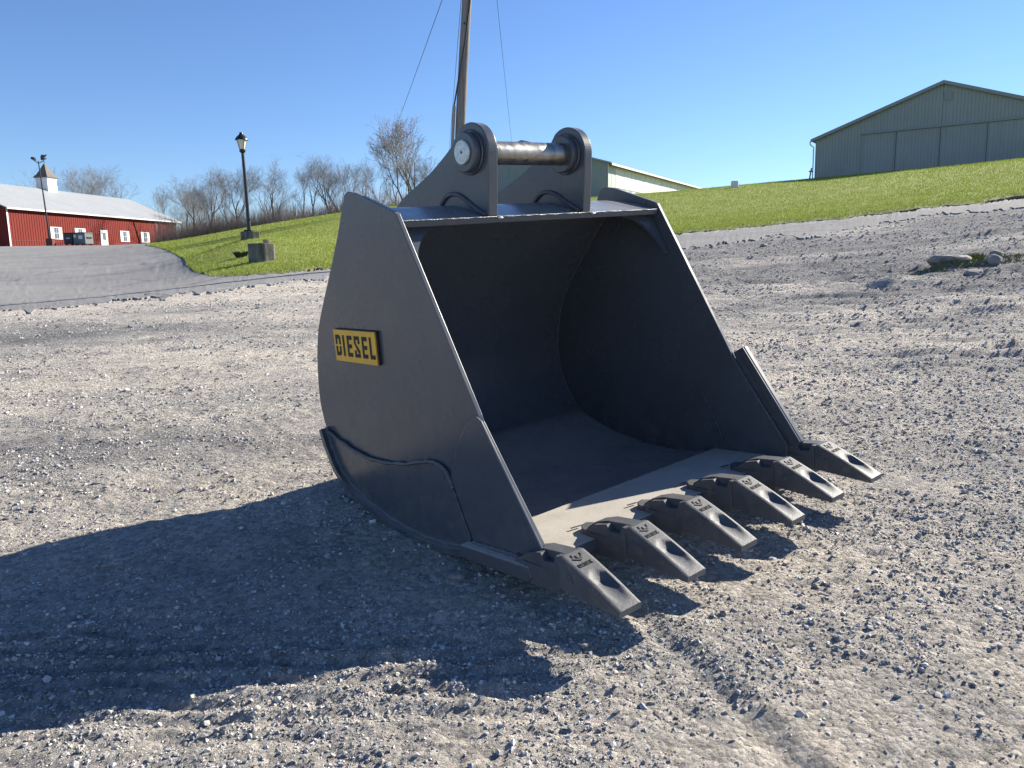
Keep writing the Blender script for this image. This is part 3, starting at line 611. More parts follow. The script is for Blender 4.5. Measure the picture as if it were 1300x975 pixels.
grt = sheet_metal('green_trim', (.205, .235, .222), .5, .08); cupm = sheet_metal('weathered_shingle', (.13, .115, .10), .8, .25)
glm = new_mat('window_glass', (.10, .13, .17), .08, spec=.8); blk = new_mat('black_metal', (.012, .012, .014), .4)
trans = sheet_metal('translucent_panel', (.66, .66, .62), .45, .10); grylt = sheet_metal('pale_green_panel', (.42, .47, .43), .5, .12)

BZ = 4.90
barn = empty('red_barn', (-65.03, 102.0, BZ), math.atan2(.989, .1457)); tag(barn, 'long red metal barn with pale roof and white cupola', 'barn')
BL, BWD, EV = 38.6, 18.4, 5.15
ribbed('wall', redm, barn, 0, BL, -.8, lambda x: EV, .45, .09, .04)
RISE = 4.0
gw = ribbed('gable_wall', redm, barn, 0, BWD, -.8, lambda x: EV + RISE * (1 - abs(x - BWD / 2) / (BWD / 2)), .45, .09, .04, brk=(BWD / 2,)); gw.rotation_euler = (0, 0, math.pi / 2); gw.scale = (1, -1, 1); gw.location = (0, 0.002, 0)
gw2 = ribbed('gable_wall', redm, barn, 0, BWD, -.8, lambda x: EV + RISE * (1 - abs(x - BWD / 2) / (BWD / 2)), .45, .09, .04, brk=(BWD / 2,)); gw2.rotation_euler = (0, 0, math.pi / 2); gw2.location = (BL, 0.002, 0)
MB().box((0, BWD, -.8), (BL, BWD + .1, EV)).build('wall', redm, barn)
def roof_pair(parent, x0, x1, w, ev, rise, over, mat, th=.10, seams=0.0):
    sl = rise / (w / 2); ye = -over; ze = ev - over * sl
    for s in (0, 1):
        m = MB(); pr = [(ye, ze), (w / 2, ev + rise), (w / 2, ev + rise + th), (ye, ze + th)]
        if s: pr = [(w - a, b) for a, b in pr]
        v = [(x0, a, b) for a, b in pr] + [(x1, a, b) for a, b in pr]
        m.add(v, [(0, 1, 2, 3), (7, 6, 5, 4)] + [(i, i + 4, (i + 1) % 4 + 4, (i + 1) % 4) for i in range(4)])
        r = m.build('roof', mat, parent)
        if seams:
            k = MB(); x = x0 + seams / 2
            while x < x1:
                a0, b0 = pr[3]; a1, b1 = pr[2]
                k.add([(x - .03, a0, b0 - .01), (x + .03, a0, b0 - .01), (x + .03, a1, b1 - .01), (x - .03, a1, b1 - .01), (x, a0, b0 + .02), (x, a1, b1 + .02)], [(0, 4, 5, 3), (4, 1, 2, 5), (0, 1, 4), (3, 5, 2)]); x += seams
            k.build('roof_seams', mat, r)
roof_pair(barn, -.5, BL + 1.0, BWD, EV, RISE, .55, roofm, .12, .9)
MB().box((-.06, -.062, -.5), (.20, -.041, EV - .05)).build('corner_trim', whm, barn)
MB().box((-.45, -.60, EV - .33), (BL + .9, -.555, EV - .12)).build('fascia', whm, barn)
MB().box((BL - .12, -.062, -.5), (BL + .06, -.041, EV - .05)).build('corner_trim', whm, barn)
MB().box((32.15, -.075, -.5), (32.85, -.041, EV - .02)).build('recess_shade_strip', drm, barn)  # raised strip, its dark red painting the shade of a recess
MB().box((0, -.055, .82), (32.1, -.041, .88)).build('wall_rail', drm, barn)
def window(parent, xa, xb, za, zb):
    w = xb - xa; sh = w * .27
    fr = MB().box((xa + sh, -.10, za), (xb - sh, -.042, zb)).build('window', whm, parent)
    zm = (za + zb) / 2; xm0, xm1 = xa + sh + .09, xb - sh - .09
    for z0, z1 in ((za + .09, zm - .03), (zm + .03, zb - .09)):
        MB().box((xm0, -.112, z0), (xm1, -.101, z1)).build('pane', glm, fr)
    MB().box(((xm0 + xm1) / 2 - .02, -.120, za + .05), ((xm0 + xm1) / 2 + .02, -.1125, zb - .05)).build('glazing_bar', whm, fr)
    for a, b in ((xa, xa + sh - .02), (xb - sh + .02, xb)):
        s = MB(); s.box((a, -.085, za), (b, -.042, zb)); s.build('shutter', whm, fr)
for xa, xb in ((7.45, 9.7), (12.35, 14.6), (22.65, 24.9), (28.0, 30.3)): window(barn, xa, xb, 6.08 - BZ, 7.78 - BZ)
dr = MB().box((18.0, -.10, .35), (19.4, -.042, 7.70 - BZ)).build('door', whm, barn)
MB().box((18.35, -.115, 1.35), (19.05, -.101, 2.45)).build('pane', glm, dr); MB().box((18.2, -.12, 1.15), (18.27, -.101, 1.25)).build('handle', blk, dr)
MB().box((17.88, -.09, .3), (17.985, -.042, 7.82 - BZ)).build('door_frame', whm, dr); MB().box((19.415, -.09, .3), (19.52, -.042, 7.82 - BZ)).build('door_frame', whm, dr)
cu = MB().box((18.3, BWD / 2 - .98, EV + RISE - .45), (20.3, BWD / 2 + .98, 15.85 - BZ)).build('cupola', whm, barn)
def pyr(cx, cy, z0, prof):
    m = MB(); v = []; f = []
    for h, z in prof: v += [(cx - h, cy - h, z), (cx + h, cy - h, z), (cx + h, cy + h, z), (cx - h, cy + h, z)]
    for i in range(len(prof) - 1):
        for k in range(4): k2 = (k + 1) % 4; f.append((4 * i + k, 4 * i + k2, 4 * i + 4 + k2, 4 * i + 4 + k))
    n = 4 * len(prof); f += [(3, 2, 1, 0), (n - 4, n - 3, n - 2, n - 1)]; return m.add(v, f)
CX, CY = 19.3, BWD / 2
pyr(CX, CY, 0, [(1.22, 10.95), (1.24, 11.01), (.86, 11.5), (.52, 12.15), (.26, 12.75), (.08, 13.1)]).build('cupola_roof', cupm, cu)
MB().box((CX - 1.06, CY - 1.06, 10.72), (CX + 1.06, CY + 1.06, 10.945)).build('cupola_cornice', whm, cu)
for a in (-.68, .08): MB().box((CX + a, CY - 1.03, 9.55), (CX + a + .6, CY - .982, 10.45)).build('louvre', whm, cu)
wv = MB(); wv.tube([(CX, CY, 13.0), (CX, CY, 14.3)], .04, 6); wv.tube([(CX, CY - .5, 13.9), (CX, CY + .5, 13.9)], .04, 6)
wv.add([(CX + d, CY + a, b) for d in (-.03, .03) for a, b in ((.55, 14.2), (.1, 14.05), (-.35, 14.15), (-.6, 14.5), (-.2, 14.4), (.3, 14.5))], [(0, 1, 2, 3, 4, 5), (11, 10, 9, 8, 7, 6)] + [(i, i + 6, (i + 1) % 6 + 6, (i + 1) % 6) for i in range(6)]); wv.build('weathervane', blk, cu)
MB().tube([(4.0, 5.0, 7.2), (4.0, 5.0, 7.9)], .06, 6).build('vent_pipe', blk, barn); MB().tube([(3.4, 5.0, 7.85), (4.6, 5.0, 7.85)], .03, 6).build('vent_bar', blk, barn)

# the large green barn on the hill
GZB = 7.50; GA = math.atan2(-.559, .829)
gb = empty('green_gable_barn', (24.8, 64.0, GZB), GA); tag(gb, 'big green metal barn with sliding doors on the hilltop', 'barn')
GWD, GEV, GR, GL = 17.7, 3.35, 3.15, 32.0
_gt = lambda x: GEV + GR * (1 - abs(x - GWD / 2) / (GWD / 2))
ribbed('gable_wall', grm, gb, 0, GWD, -1.2, _gt, .23, .05, .022, brk=(GWD / 2,))
MB().box((-.02, .13, -1.2), (.10, GL, GEV)).build('wall', grm, gb); MB().box((GWD - .10, .13, -1.2), (GWD + .02, GL, GEV)).build('wall', grm, gb)
def roof_gable(parent, w, ev, rise, y0, y1, over, mat, trim, th=.12):
    sl = rise / (w / 2)
    for s in (0, 1):
        pr = [(-over, ev - over * sl), (w / 2, ev + rise), (w / 2, ev + rise + th), (-over, ev - over * sl + th)]
        if s: pr = [(w - a, b) for a, b in pr][::-1]
        r = MB().prism(pr, y0, y1).build('roof', mat, parent)
        pt = [(-over - .02, ev - over * sl - .10), (w / 2, ev + rise - .10), (w / 2, ev + rise + th + .02), (-over - .02, ev - over * sl + th + .02)]
        if s: pt = [(w - a, b) for a, b in pt][::-1]
        MB().prism(pt, y0 - .06, y0 - .004).build('rake_trim', trim, parent)
roof_gable(gb, GWD, GEV, GR, -.28, GL, .32, roofm, grt)
TRK = 10.92 - GZB
MB().box((3.4, -.30, TRK - .06), (GWD - 1.2, -.08, TRK + .07)).build('door_track', grt, gb)
for xa, xb in ((3.55, 5.84), (5.90, 8.80), (8.86, 11.78), (11.84, 14.8)):
    d = ribbed('sliding_door', grd, gb, xa, xb, -1.0, lambda x: TRK - .07, .23, .05, .018, y=-.15)
    MB().box((xb - .07, -.20, -1.0), (xb + .02, -.169, TRK - .08)).build('edge_strip', grt, d)
vt = MB().box((8.95, -.07, 12.70 - GZB), (9.42, -.03, 13.32 - GZB)).build('gable_vent', grt, gb)
for i in range(5): MB().box((8.99, -.10, 12.76 - GZB + i * .11), (9.38, -.071, 12.81 - GZB + i * .11)).build('louvre', grm, vt)
MB().tube([(-.42, -.1, GEV - .12), (-.40, -.1, GEV - .35), (-.12, -.1, GEV - .6), (-.12, -.1, -.9)], .05, 8).build('downspout', whm, gb)

# the long green shed with pale wall panels
SZB = 6.5; SA = math.atan2(.876, .482)
sh = empty('green_shed', (8.1, 64.0, SZB), SA); tag(sh, 'long low green shed with white translucent wall panels', 'shed')
SWD, SEV, SR, SL = 15.3, 9.4 - SZB, 2.3, 44.0
gs = ribbed('gable_wall', grm, sh, 0, SWD, -.8, lambda x: SEV + SR * (1 - abs(x - SWD / 2) / (SWD / 2)), .23, .05, .022, brk=(SWD / 2,)); gs.rotation_euler = (0, 0, math.pi / 2); gs.scale = (1, -1, 1)
MB().box((-.03, .2, -.2), (-.023, SWD - .2, -.05)).build('gable_rail', grt, sh)
MB().box((0, .02, -.8), (SL, .14, SEV)).build('wall', grm, sh); MB().box((0, SWD - .1, -.8), (SL, SWD + .02, SEV)).build('wall', grm, sh)
roof_pair(sh, -.45, SL, SWD, SEV, SR, .45, roofm, .10, .9)
MB().box((-.4, -.52, SEV - .26), (SL, -.46, SEV - .08)).build('fascia', whm, sh)
MB().box((-.03, -.03, -.8), (.10, .018, SEV - .05)).build('corner_post', whm, sh)
x = .12; kk = 0
while x < 34:
    w = (.62, .55, .7, 1.05, 1.2, .95)[kk % 6] if x > 1.5 else .48
    mt = trans if x > 1.5 else grylt
    zt = SEV - .22; zb = 1.05 if x > 1.5 else -.6
    MB().box((x, -.035 - .012 * (kk % 2), zb), (x + w - .03, .016, zt)).build('wall_panel', mt, sh)
    if x > 1.5: MB().box((x, -.02 - .012 * (kk % 2), -.7), (x + w - .03, .016, zb - .04)).build('lower_panel', grylt if kk % 3 else grm, sh)
    x += w; kk += 1

# ------------------------------------------------------------------ things in front of the red barn
def flood_pole():
    x, y = -56.6, 96.6; z = gz(x, y); t = empty('floodlight_pole', (x, y, z)); tag(t, 'thin pole with two floodlights in front of the red barn', 'light pole')
    MB().tube([(0, 0, -.3), (-.20, .05, 5.2), (-.42, .1, 10.2)], [.11, .085, .06], 10).build('pole', blk, t, smooth=40)
    MB().box((-.35, -.35, -.3), (.45, .35, .9)).build('base', drm, t)
    MB().tube([(-1.05, .1, 10.35), (-.42, .1, 9.9), (.25, .1, 10.2)], .05, 6).build('bracket', blk, t)
    for a, ti in ((-.98, .5), (.22, -.4)):
        h = MB().prism([(a - .22, 10.32 + ti * .15), (a + .2, 10.30 - ti * .15), (a + .22, 10.55), (a - .05, 10.68), (a - .24, 10.6)], -.1, .3).build('floodlight', blk, t, bevel=.03)
flood_pole()
def dumpster(name, x, y, rz, w, dpt, h, mat, label, stickers):
    t = empty(name, (x, y, gz(x, y) + .06), rz); tag(t, label, 'dumpster')
    MB().prism([(0, .15), (w, .15), (w, h), (0, h)], 0, dpt).build('body', mat, t, bevel=.03)
    MB().prism([(-.06, h + .004), (w + .06, h + .004), (w + .06, h + .10), (-.06, h + .10)], -.08, dpt + .05).build('lid', blk, t, bevel=.03)
    for xx in (.12, w - .32):
        for yy in (.1, dpt - .25): MB().box((xx, yy, -.02), (xx + .2, yy + .15, .148)).build('foot', blk, t)
    for a, b in ((-.08, 0), (w, w + .08)): MB().box((a, .3, h * .55), (b, dpt - .3, h * .68)).build('lift_pocket', blk, t)
    for (xa, za, ww, hh, m) in stickers: MB().box((xa, -.012, za), (xa + ww, -.001, za + hh)).build('sticker', m, t)
gyd = new_mat('grey_green_steel', (.10, .125, .135), .5); bkd = new_mat('dark_steel', (.022, .024, .030), .5)
ylw = new_mat('yellow_sticker', (.7, .62, .25), .5)
dumpster('dumpster', -56.05, 98.6, -.15, 1.18, 1.5, 1.45, bkd, 'black open-fronted dumpster beside the grey dumpster at the barn', [(.35, .8, .5, .12, whm)])
dumpster('dumpster', -54.75, 98.4, -.15, 1.65, 1.5, 1.48, gyd, 'grey dumpster with yellow and white stickers in front of the barn', [(.10, .95, .32, .32, ylw), (.75, .75, .55, .45, whm)])
x, y = -47.6, 101.0; t = empty('leaning_post', (x, y, gz(x, y))); tag(t, 'dark post leaning left against the red barn wall view', 'post')
t['label'] = 'dark thin post leaning over before the barn windows'
mbk = new_mat('matte_black', (.008, .008, .009), .95, spec=.05); MB().tube([(0, 0, -.2), (-.78, .2, 3.1)], [.10, .07], 8).build('post', mbk, t); MB().tube([(-.78, .2, 3.101), (-.80, .2, 3.18)], [.11, .09], 8).build('cap', blk, t)

# lamp post on its concrete footing
concm = new_mat('weathered_concrete', rough=.9, spec=.2); k_ = NT(concm); p = k_.obj()
k_.color(k_.mix(k_.ramp(k_.noise(k_.scale(p, (2.5, 2.5, .6)), 1.5, 6, .7), [(.4, 0.0), (.62, 1.0)]), (.19, .184, .168), (.07, .068, .064))); k_.normal(k_.bump(k_.noise(p, 9.0, 7, .7), .7, .05))
x, y = -10.92, 32.9; lz = gz(x, y) + .10
lamp = empty('lamp_post', (x, y, lz)); lamp.scale = (.98, .98, .98); tag(lamp, 'black lantern lamp post on a concrete footing in the lawn', 'lamp post')
MB().prism_axis([(-.30, -.22), (.24, -.24), (.46, -.02), (.40, .22), (-.28, .24)], -.45, .26).build('footing', concm, lamp, bevel=.04)
MB().prism_axis([(-.17, -.15), (.17, -.15), (.17, .17), (-.17, .17)], .2605, .33).build('base_plate', blk, lamp, bevel=.02)
tl = Vector((-.02, 0, 3.62))
MB().tube([(.02, 0, .331), (.02, 0, .9), (.01, 0, 2.2), (-.015, 0, 3.5)], [.085, .078, .070, .062], 16).build('pole', blk, lamp, smooth=40)
MB().box((.07, -.05, .72), (.12, .03, .80)).build('access_box', blk, lamp)
lan = MB(); lan.tube([(-.02, 0, 3.50), (-.02, 0, 3.56), (-.02, 0, 3.62), (-.02, 0, 3.66)], [.07, .12, .13, .10], 16); lan.build('lantern_holder', blk, lamp, smooth=40)
fg = new_mat('frosted_lamp_glass', (.66, .63, .56), .35); MB().tube([(-.02, 0, 3.661), (-.02, 0, 3.80), (-.02, 0, 4.03)], [.115, .150, .205], 8).build('lantern_glass', fg, lamp)
cp = MB(); cp.tube([(-.02, 0, 4.031), (-.02, 0, 4.07), (-.02, 0, 4.16), (-.02, 0, 4.25), (-.02, 0, 4.29), (-.02, 0, 4.34)], [.27, .265, .20, .10, .075, .07], 16); cp.build('lantern_cap', blk, lamp, smooth=40)
cage = MB()
for k in range(4):
    a = math.pi / 4 + k * math.pi / 2; ca, sa = math.cos(a), math.sin(a)
    cage.tube([(-.02 + .122 * ca, .122 * sa, 3.66), (-.02 + .216 * ca, .216 * sa, 4.03)], .012, 5)
cage.build('lantern_frame', blk, lamp)
# concrete block
x, y = -7.72, 24.35; bz = gz(x, y) + .10
cb = empty('concrete_block', (x, y, bz)); cb.scale = (.80, .80, .78); tag(cb, 'broken grey concrete block standing on the lawn edge', 'concrete block')
m = MB(); m.prism_axis([(-.46, -.28), (.22, -.36), (.48, -.02), (.40, .38), (-.42, .34)], -.3, .64); blkc = m.build('block', concm, cb, bevel=.05)
MB().prism_axis([(.16, -.28), (.34, -.10), (.28, .12), (.14, .05)], .62, .80).build('broken_corner', concm, cb, bevel=.03)

# ------------------------------------------------------------------ utility pole and wires
woodm = new_mat('weathered_wood', rough=.9, spec=.2); o_ = NT(woodm); p = o_.obj()
o_.color(o_.ramp(o_.noise(o_.scale(p, (14, 14, .5)), 1.0, 6, .7), [(.3, (.115, .107, .098)), (.5, (.185, .174, .160)), (.72, (.26, .248, .232))])); o_.normal(o_.bump(o_.noise(o_.scale(p, (30, 30, 1.2)), 1.0, 5, .7), .6, .02))
x, y = -1.56, 22.0; uz = gz(x, y)
up = empty('utility_pole', (x, y, uz)); tag(up, 'weathered wooden utility pole rising behind the bucket', 'utility pole')
pz = np.linspace(-.8, 11.5, 16); lean = lambda z: .0792 * z
MB().tube([(lean(z) + .008 * math.sin(z), 0, z) for z in pz], [.155 - .0035 * (z + .8) for z in pz], 18).build('pole', woodm, up, smooth=40)
MB().tube([(lean(z) - .20 + .042 * max(0, z - 4.2), -.10 - .02 * max(0, z - 4.2), z) for z in (-.2, 2, 4.2)], .045, 8).build('conduit', new_mat('grey_conduit', (.23, .22, .21), .6), up)
MB().tube([(lean(z) + a, b, z) for z, a, b in ((4.2, -.20, -.11), (4.9, -.10, -.20), (5.8, .02, -.20), (6.8, .10, -.16), (8.2, .165, -.10), (9.5, .16, -.08))], .022, 8).build('cable', blk, up, smooth=60)
xm = MB().box((lean(10.8) - 1.1, -.32, 10.72), (lean(10.8) + 1.1, -.20, 10.84)).build('crossarm', woodm, up)
for a in (.78, .03, .19): MB().tube([(lean(10.8) + a, -.26, 10.841), (lean(10.8) + a, -.26, 10.90), (lean(10.8) + a, -.26, 10.97)], [.04, .06, .03], 10).build('insulator', gyd, xm)
for a, b in ((.0, 7.6), (-.02, 6.3)): MB().tube([(lean(b) + a, -.19, b), (lean(b) + a, -.155, b)], .025, 8).build('bolt', blk, up)
def wire(label, p0, p1, sag, r=.011):
    P0, P1 = Vector(p0), Vector(p1); pts = []
    for i in range(25):
        k = i / 24; q = P0.lerp(P1, k); q.z -= sag * 4 * k * (1 - k); pts.append(q)
    o = MB().tube(pts, r, 5).build('utility_wire', blk, None); return tag(o, label, 'wire', 'overhead wires at the utility pole')
wire('leftmost overhead wire, running down towards the budding tree', (.08, 21.74, 12.66), (-39.4, 214, 16.4), .6, .016)
wire('overhead wire close along the left of the utility pole', (-.67, 21.74, 12.66), (-17.6, 210, 13.3), .6, .014)
wire('overhead wire right of the utility pole, dropping to the shed', (-.54, 21.74, 12.66), (.4, 66.9, 11.45), .25, .011)

# ------------------------------------------------------------------ small things
x, y = 15.54, 54.2; mk2 = MB().prism_axis([(-.25, -.2), (.22, -.22), (.26, .18), (-.2, .22)], -.3, .42).build('marker_stone', whm, None, bevel=.08); mk2.location = (x, y, gz(x, y) + .1); tag(mk2, 'small pale marker stone on the lawn crest', 'stone')
x, y = 20.62, 54.2; st = empty('leaning_stake', (x, y, gz(x, y) + .1)); tag(st, 'thin wooden stake leaning beside the green barn corner', 'stake')
MB().tube([(0, 0, -.3), (.17, 0, .78)], .05, 8).build('stake', woodm, st); MB().box((-.02, -.07, .50), (.26, -.051, .60)).build('crosspiece', woodm, st)
def weed(x, y, s, label, mat):
    n = 90; a = rng.uniform(0, 2 * math.pi, n); r = s * np.sqrt(rng.uniform(0, 1, n)); v = []; f = []
    for i in range(n):
        bx, by = r[i] * math.cos(a[i]) * .6, r[i] * math.sin(a[i]) * .6; hh = s * rng.uniform(.5, 1.0); tx, ty = bx * 1.9 + rng.normal(0, .08), by * 1.9 + rng.normal(0, .08); w = .05 * rng.uniform(.6, 1.5)
        v += [(bx - w, by, -.05), (bx + w, by, -.05), (tx, ty, hh)]; f.append((3 * i, 3 * i + 1, 3 * i + 2))
    o = mesh_obj('weed_clump', v, f, mat); o.location = (x, y, gz(x, y) + .08); tag(o, label, 'weed')
dkw = new_mat('dark_weed', (.035, .050, .018), .8); weed(-9.25, 26.9, .20, 'dark weed clump on the lawn left of the concrete block', dkw)
# rocks with moss at the right
rockm = new_mat('grey_rock', rough=.9, spec=.25); r_ = NT(rockm); p = r_.obj()
r_.color(r_.ramp(r_.noise(p, 6.0, 6, .7), [(.3, (.15, .15, .155)), (.7, (.36, .34, .31))])); r_.normal(r_.bump(r_.noise(p, 14.0, 6, .7), .7, .04))
def rock(x, y, sx, sy, sz, rz, seed, label):
    r = np.random.default_rng(seed); import bmesh
    bm = bmesh.new(); bmesh.ops.create_icosphere(bm, subdivisions=3, radius=1)
    pl = [(Vector(r.normal(0, 1, 3)).normalized(), r.uniform(.55, .85)) for _ in range(9)]
    for vv in bm.verts:
        c = vv.co.copy()
        for nrm, d in pl:
            e = c.dot(nrm) - d
            if e > 0: c -= nrm * e * .92
        vv.co = Vector((c.x * sx, c.y * sy, c.z * sz)) + Vector(r.normal(0, .012, 3)) * sx
    me = bpy.data.meshes.new('rock'); bm.to_mesh(me); bm.free()
    o = link_mesh('rock', me, rockm); o.location = (x, y, float(surf(x, y)) + sz * .25); o.rotation_euler = (0, 0, rz); return tag(o, label, 'rock')
rock(7.75, 13.7, .42, .30, .13, .2, 1, 'flat-topped mossy slab among the rubble at the right')
rock(8.25, 13.2, .16, .14, .13, .8, 2, 'dark upright stone just right of the mossy slab')
rock(8.55, 13.9, .24, .16, .08, 2.0, 3, 'flat pale stone behind the mossy slab')
rock(7.62, 12.7, .17, .15, .12, 1.1, 4, 'dark lump of stone below the mossy slab')
rock(9.05, 14.5, .14, .13, .12, .5, 5, 'round dark stone at the back of the rubble')
rock(6.3, 19.3, .10, .09, .07, .3, 6, 'lone dark stone lying before the lane at right')
rock(-.26, 3.19, .042, .032, .024, .3, 8, 'small tan stone in the bucket shadow below its heel')
rock(1.40, 3.68, .055, .040, .030, 1.0, 9, 'pale grey stone right of the bucket teeth')
mossm = new_mat('moss', rough=.95); ms = NT(mossm); ms.color(ms.ramp(ms.noise(ms.pos(), 20.0, 4, .7), [(.3, (.09, .11, .02)), (.7, (.19, .20, .04))]))
n = 2600; cxs = np.array([(7.85, 13.35, .45), (8.5, 14.1, .35), (9.0, 13.9, .35)])[rng.integers(0, 3, n)]
mx = cxs[:, 0] + rng.normal(0, 1, n) * cxs[:, 2]; my = cxs[:, 1] + rng.normal(0, .35, n) * cxs[:, 2]; mz = surf(mx, my)
w = .012; hh = rng.uniform(.02, .07, n); aa = rng.uniform(0, 6.28, n)
V = np.stack([np.stack([mx - w * np.cos(aa), my - w * np.sin(aa), mz - .01], -1), np.stack([mx + w * np.cos(aa), my + w * np.sin(aa), mz - .01], -1), np.stack([mx + rng.normal(0, .02, n), my + rng.normal(0, .02, n), mz + hh], -1)], 1).reshape(-1, 3)
tag(big_mesh('moss', V, np.arange(3 * n).reshape(-1, 3), mossm), 'green moss and weeds growing among the rubble', 'moss', kind='stuff')
# ------------------------------------------------------------------ trees
barkm = new_mat('bark', rough=.95, spec=.15); bk = NT(barkm); bk.color(bk.ramp(bk.noise(bk.pos(), 3.0, 5, .7), [(.3, (.05, .044, .040)), (.7, (.10, .09, .082))]))
twigm = new_mat('twigs', rough=.95, spec=.15); tw = NT(twigm); tw.color(tw.ramp(tw.noise(tw.pos(), .6, 4, .6), [(.3, (.17, .158, .152)), (.7, (.26, .245, .235))]))
budm = new_mat('buds', (.42, .33, .31), .9)
def grow(seed, H, spread=.55, stems=1, fork=.28, maxlev=5, rad=.17):
    r = random.Random(seed); segs = []; tips = []
    def branch(p, d, L, rr, lev):
        n = 3 if lev < 4 else 2; q = p; dd = d.normalized(); rc = rr
        for i in range(n):
            j = .10 + .05 * lev
            dd = (dd + Vector((r.gauss(0, j), r.gauss(0, j), r.gauss(.09, j * .7)))).normalized()
            q2 = q + dd * (L / n); r2 = rc * (.86 if lev < 4 else .7); segs.append((q, q2, rc, r2, lev)); q, rc = q2, r2
            if lev < maxlev and i < n - 1 and r.random() < (.6 if lev else .25): kid(q, dd, L * r.uniform(.5, .8), rc * .55, lev + 1, r.uniform(.45, .85))
        if lev < maxlev:
            for k in range(2 if r.random() < .6 else 3): kid(q, dd, L * r.uniform(.62, .85), rc * r.uniform(.6, .8), lev + 1, r.uniform(.2, .5))
        else: tips.append(q)
    def kid(p, d, L, rr, lev, ang):
        a = d.orthogonal().normalized(); a.rotate(Matrix.Rotation(r.uniform(0, 6.283), 3, d))
        v = (d * math.cos(ang) + a * math.sin(ang) * (spread / .55)); v.z += .12; branch(p, v, L, rr, lev)
    for s in range(stems):
        a = 6.283 * s / stems + r.random(); off = .0 if stems == 1 else .14
        branch(Vector((math.cos(a) * off, math.sin(a) * off, -.4)), Vector((math.cos(a) * (.0 if stems == 1 else .35), math.sin(a) * (.0 if stems == 1 else .35), 1)), H * fork, rad * (1 if stems == 1 else .7), 0)
    zmax = max(s[1].z for s in segs); k = H / zmax
    return [(a * k, b * k, c, d, l) for a, b, c, d, l in segs], [t * k for t in tips]
def seg_mesh(name, segs, mat, minr=.008, sides=None):
    if not segs: segs = [(Vector((0, 0, 0)), Vector((0, 0, .1)), .01, .01, 5)]
    k = sides or 3; P0 = np.array([s[0] for s in segs]); P1 = np.array([s[1] for s in segs]); R0 = np.maximum([s[2] for s in segs], minr); R1 = np.maximum([s[3] for s in segs], minr)
    D = P1 - P0; D /= np.maximum(np.linalg.norm(D, axis=1), 1e-6)[:, None]
    A = np.cross(D, np.where(np.abs(D[:, 2:3]) < .9, np.array([[0, 0, 1.]]), np.array([[1., 0, 0]]))); A /= np.linalg.norm(A, axis=1)[:, None]; B = np.cross(D, A)
    V = []
    for P, R in ((P0, R0), (P1, R1)):
        for i in range(k):
            t = 2 * math.pi * i / k; V.append(P + (A * math.cos(t) + B * math.sin(t)) * R[:, None])
    V = np.stack(V, 1).reshape(-1, 3); n = len(segs); F = []
    for i in range(k): F.append(np.array([i, (i + 1) % k, k + (i + 1) % k, k + i]))
    F = (np.array(F)[None] + (np.arange(n) * 2 * k)[:, None, None]).reshape(-1, 4)
    me_o = big_mesh(name, V, F, mat, smooth=True); me = me_o.data; bpy.data.objects.remove(me_o); return me
variants = []
for i, (sp, st, fk, ml) in enumerate(((.50, 1, .27, 6), (.62, 1, .22, 6), (.42, 1, .30, 6), (.55, 2, .26, 6), (.48, 3, .25, 5), (.66, 1, .25, 6))):
    segs, tips = grow(100 + i, 10.0, sp, st, fk, ml, .20)
    variants.append((seg_mesh('trunk', [s for s in segs if s[4] <= 1], barkm, .02, 6), seg_mesh('crown', [s for s in segs if s[4] > 1], twigm, .0055, 3)))
def put_tree(name, X, Y, h, var, rz, label, group=None, z=None):
    t = empty(name, (X, Y, gz(X, Y) if z is None else z), rz); s = h / 10.0; t.scale = (s * (.92 + .16 * random.random()), s * (.92 + .16 * random.random()), s)
    for nm, me in zip(('trunk', 'crown'), variants[var]):
        o = bpy.data.objects.new(nm, me); COL.objects.link(o); o.parent = t
    return tag(t, label, 'tree', group)
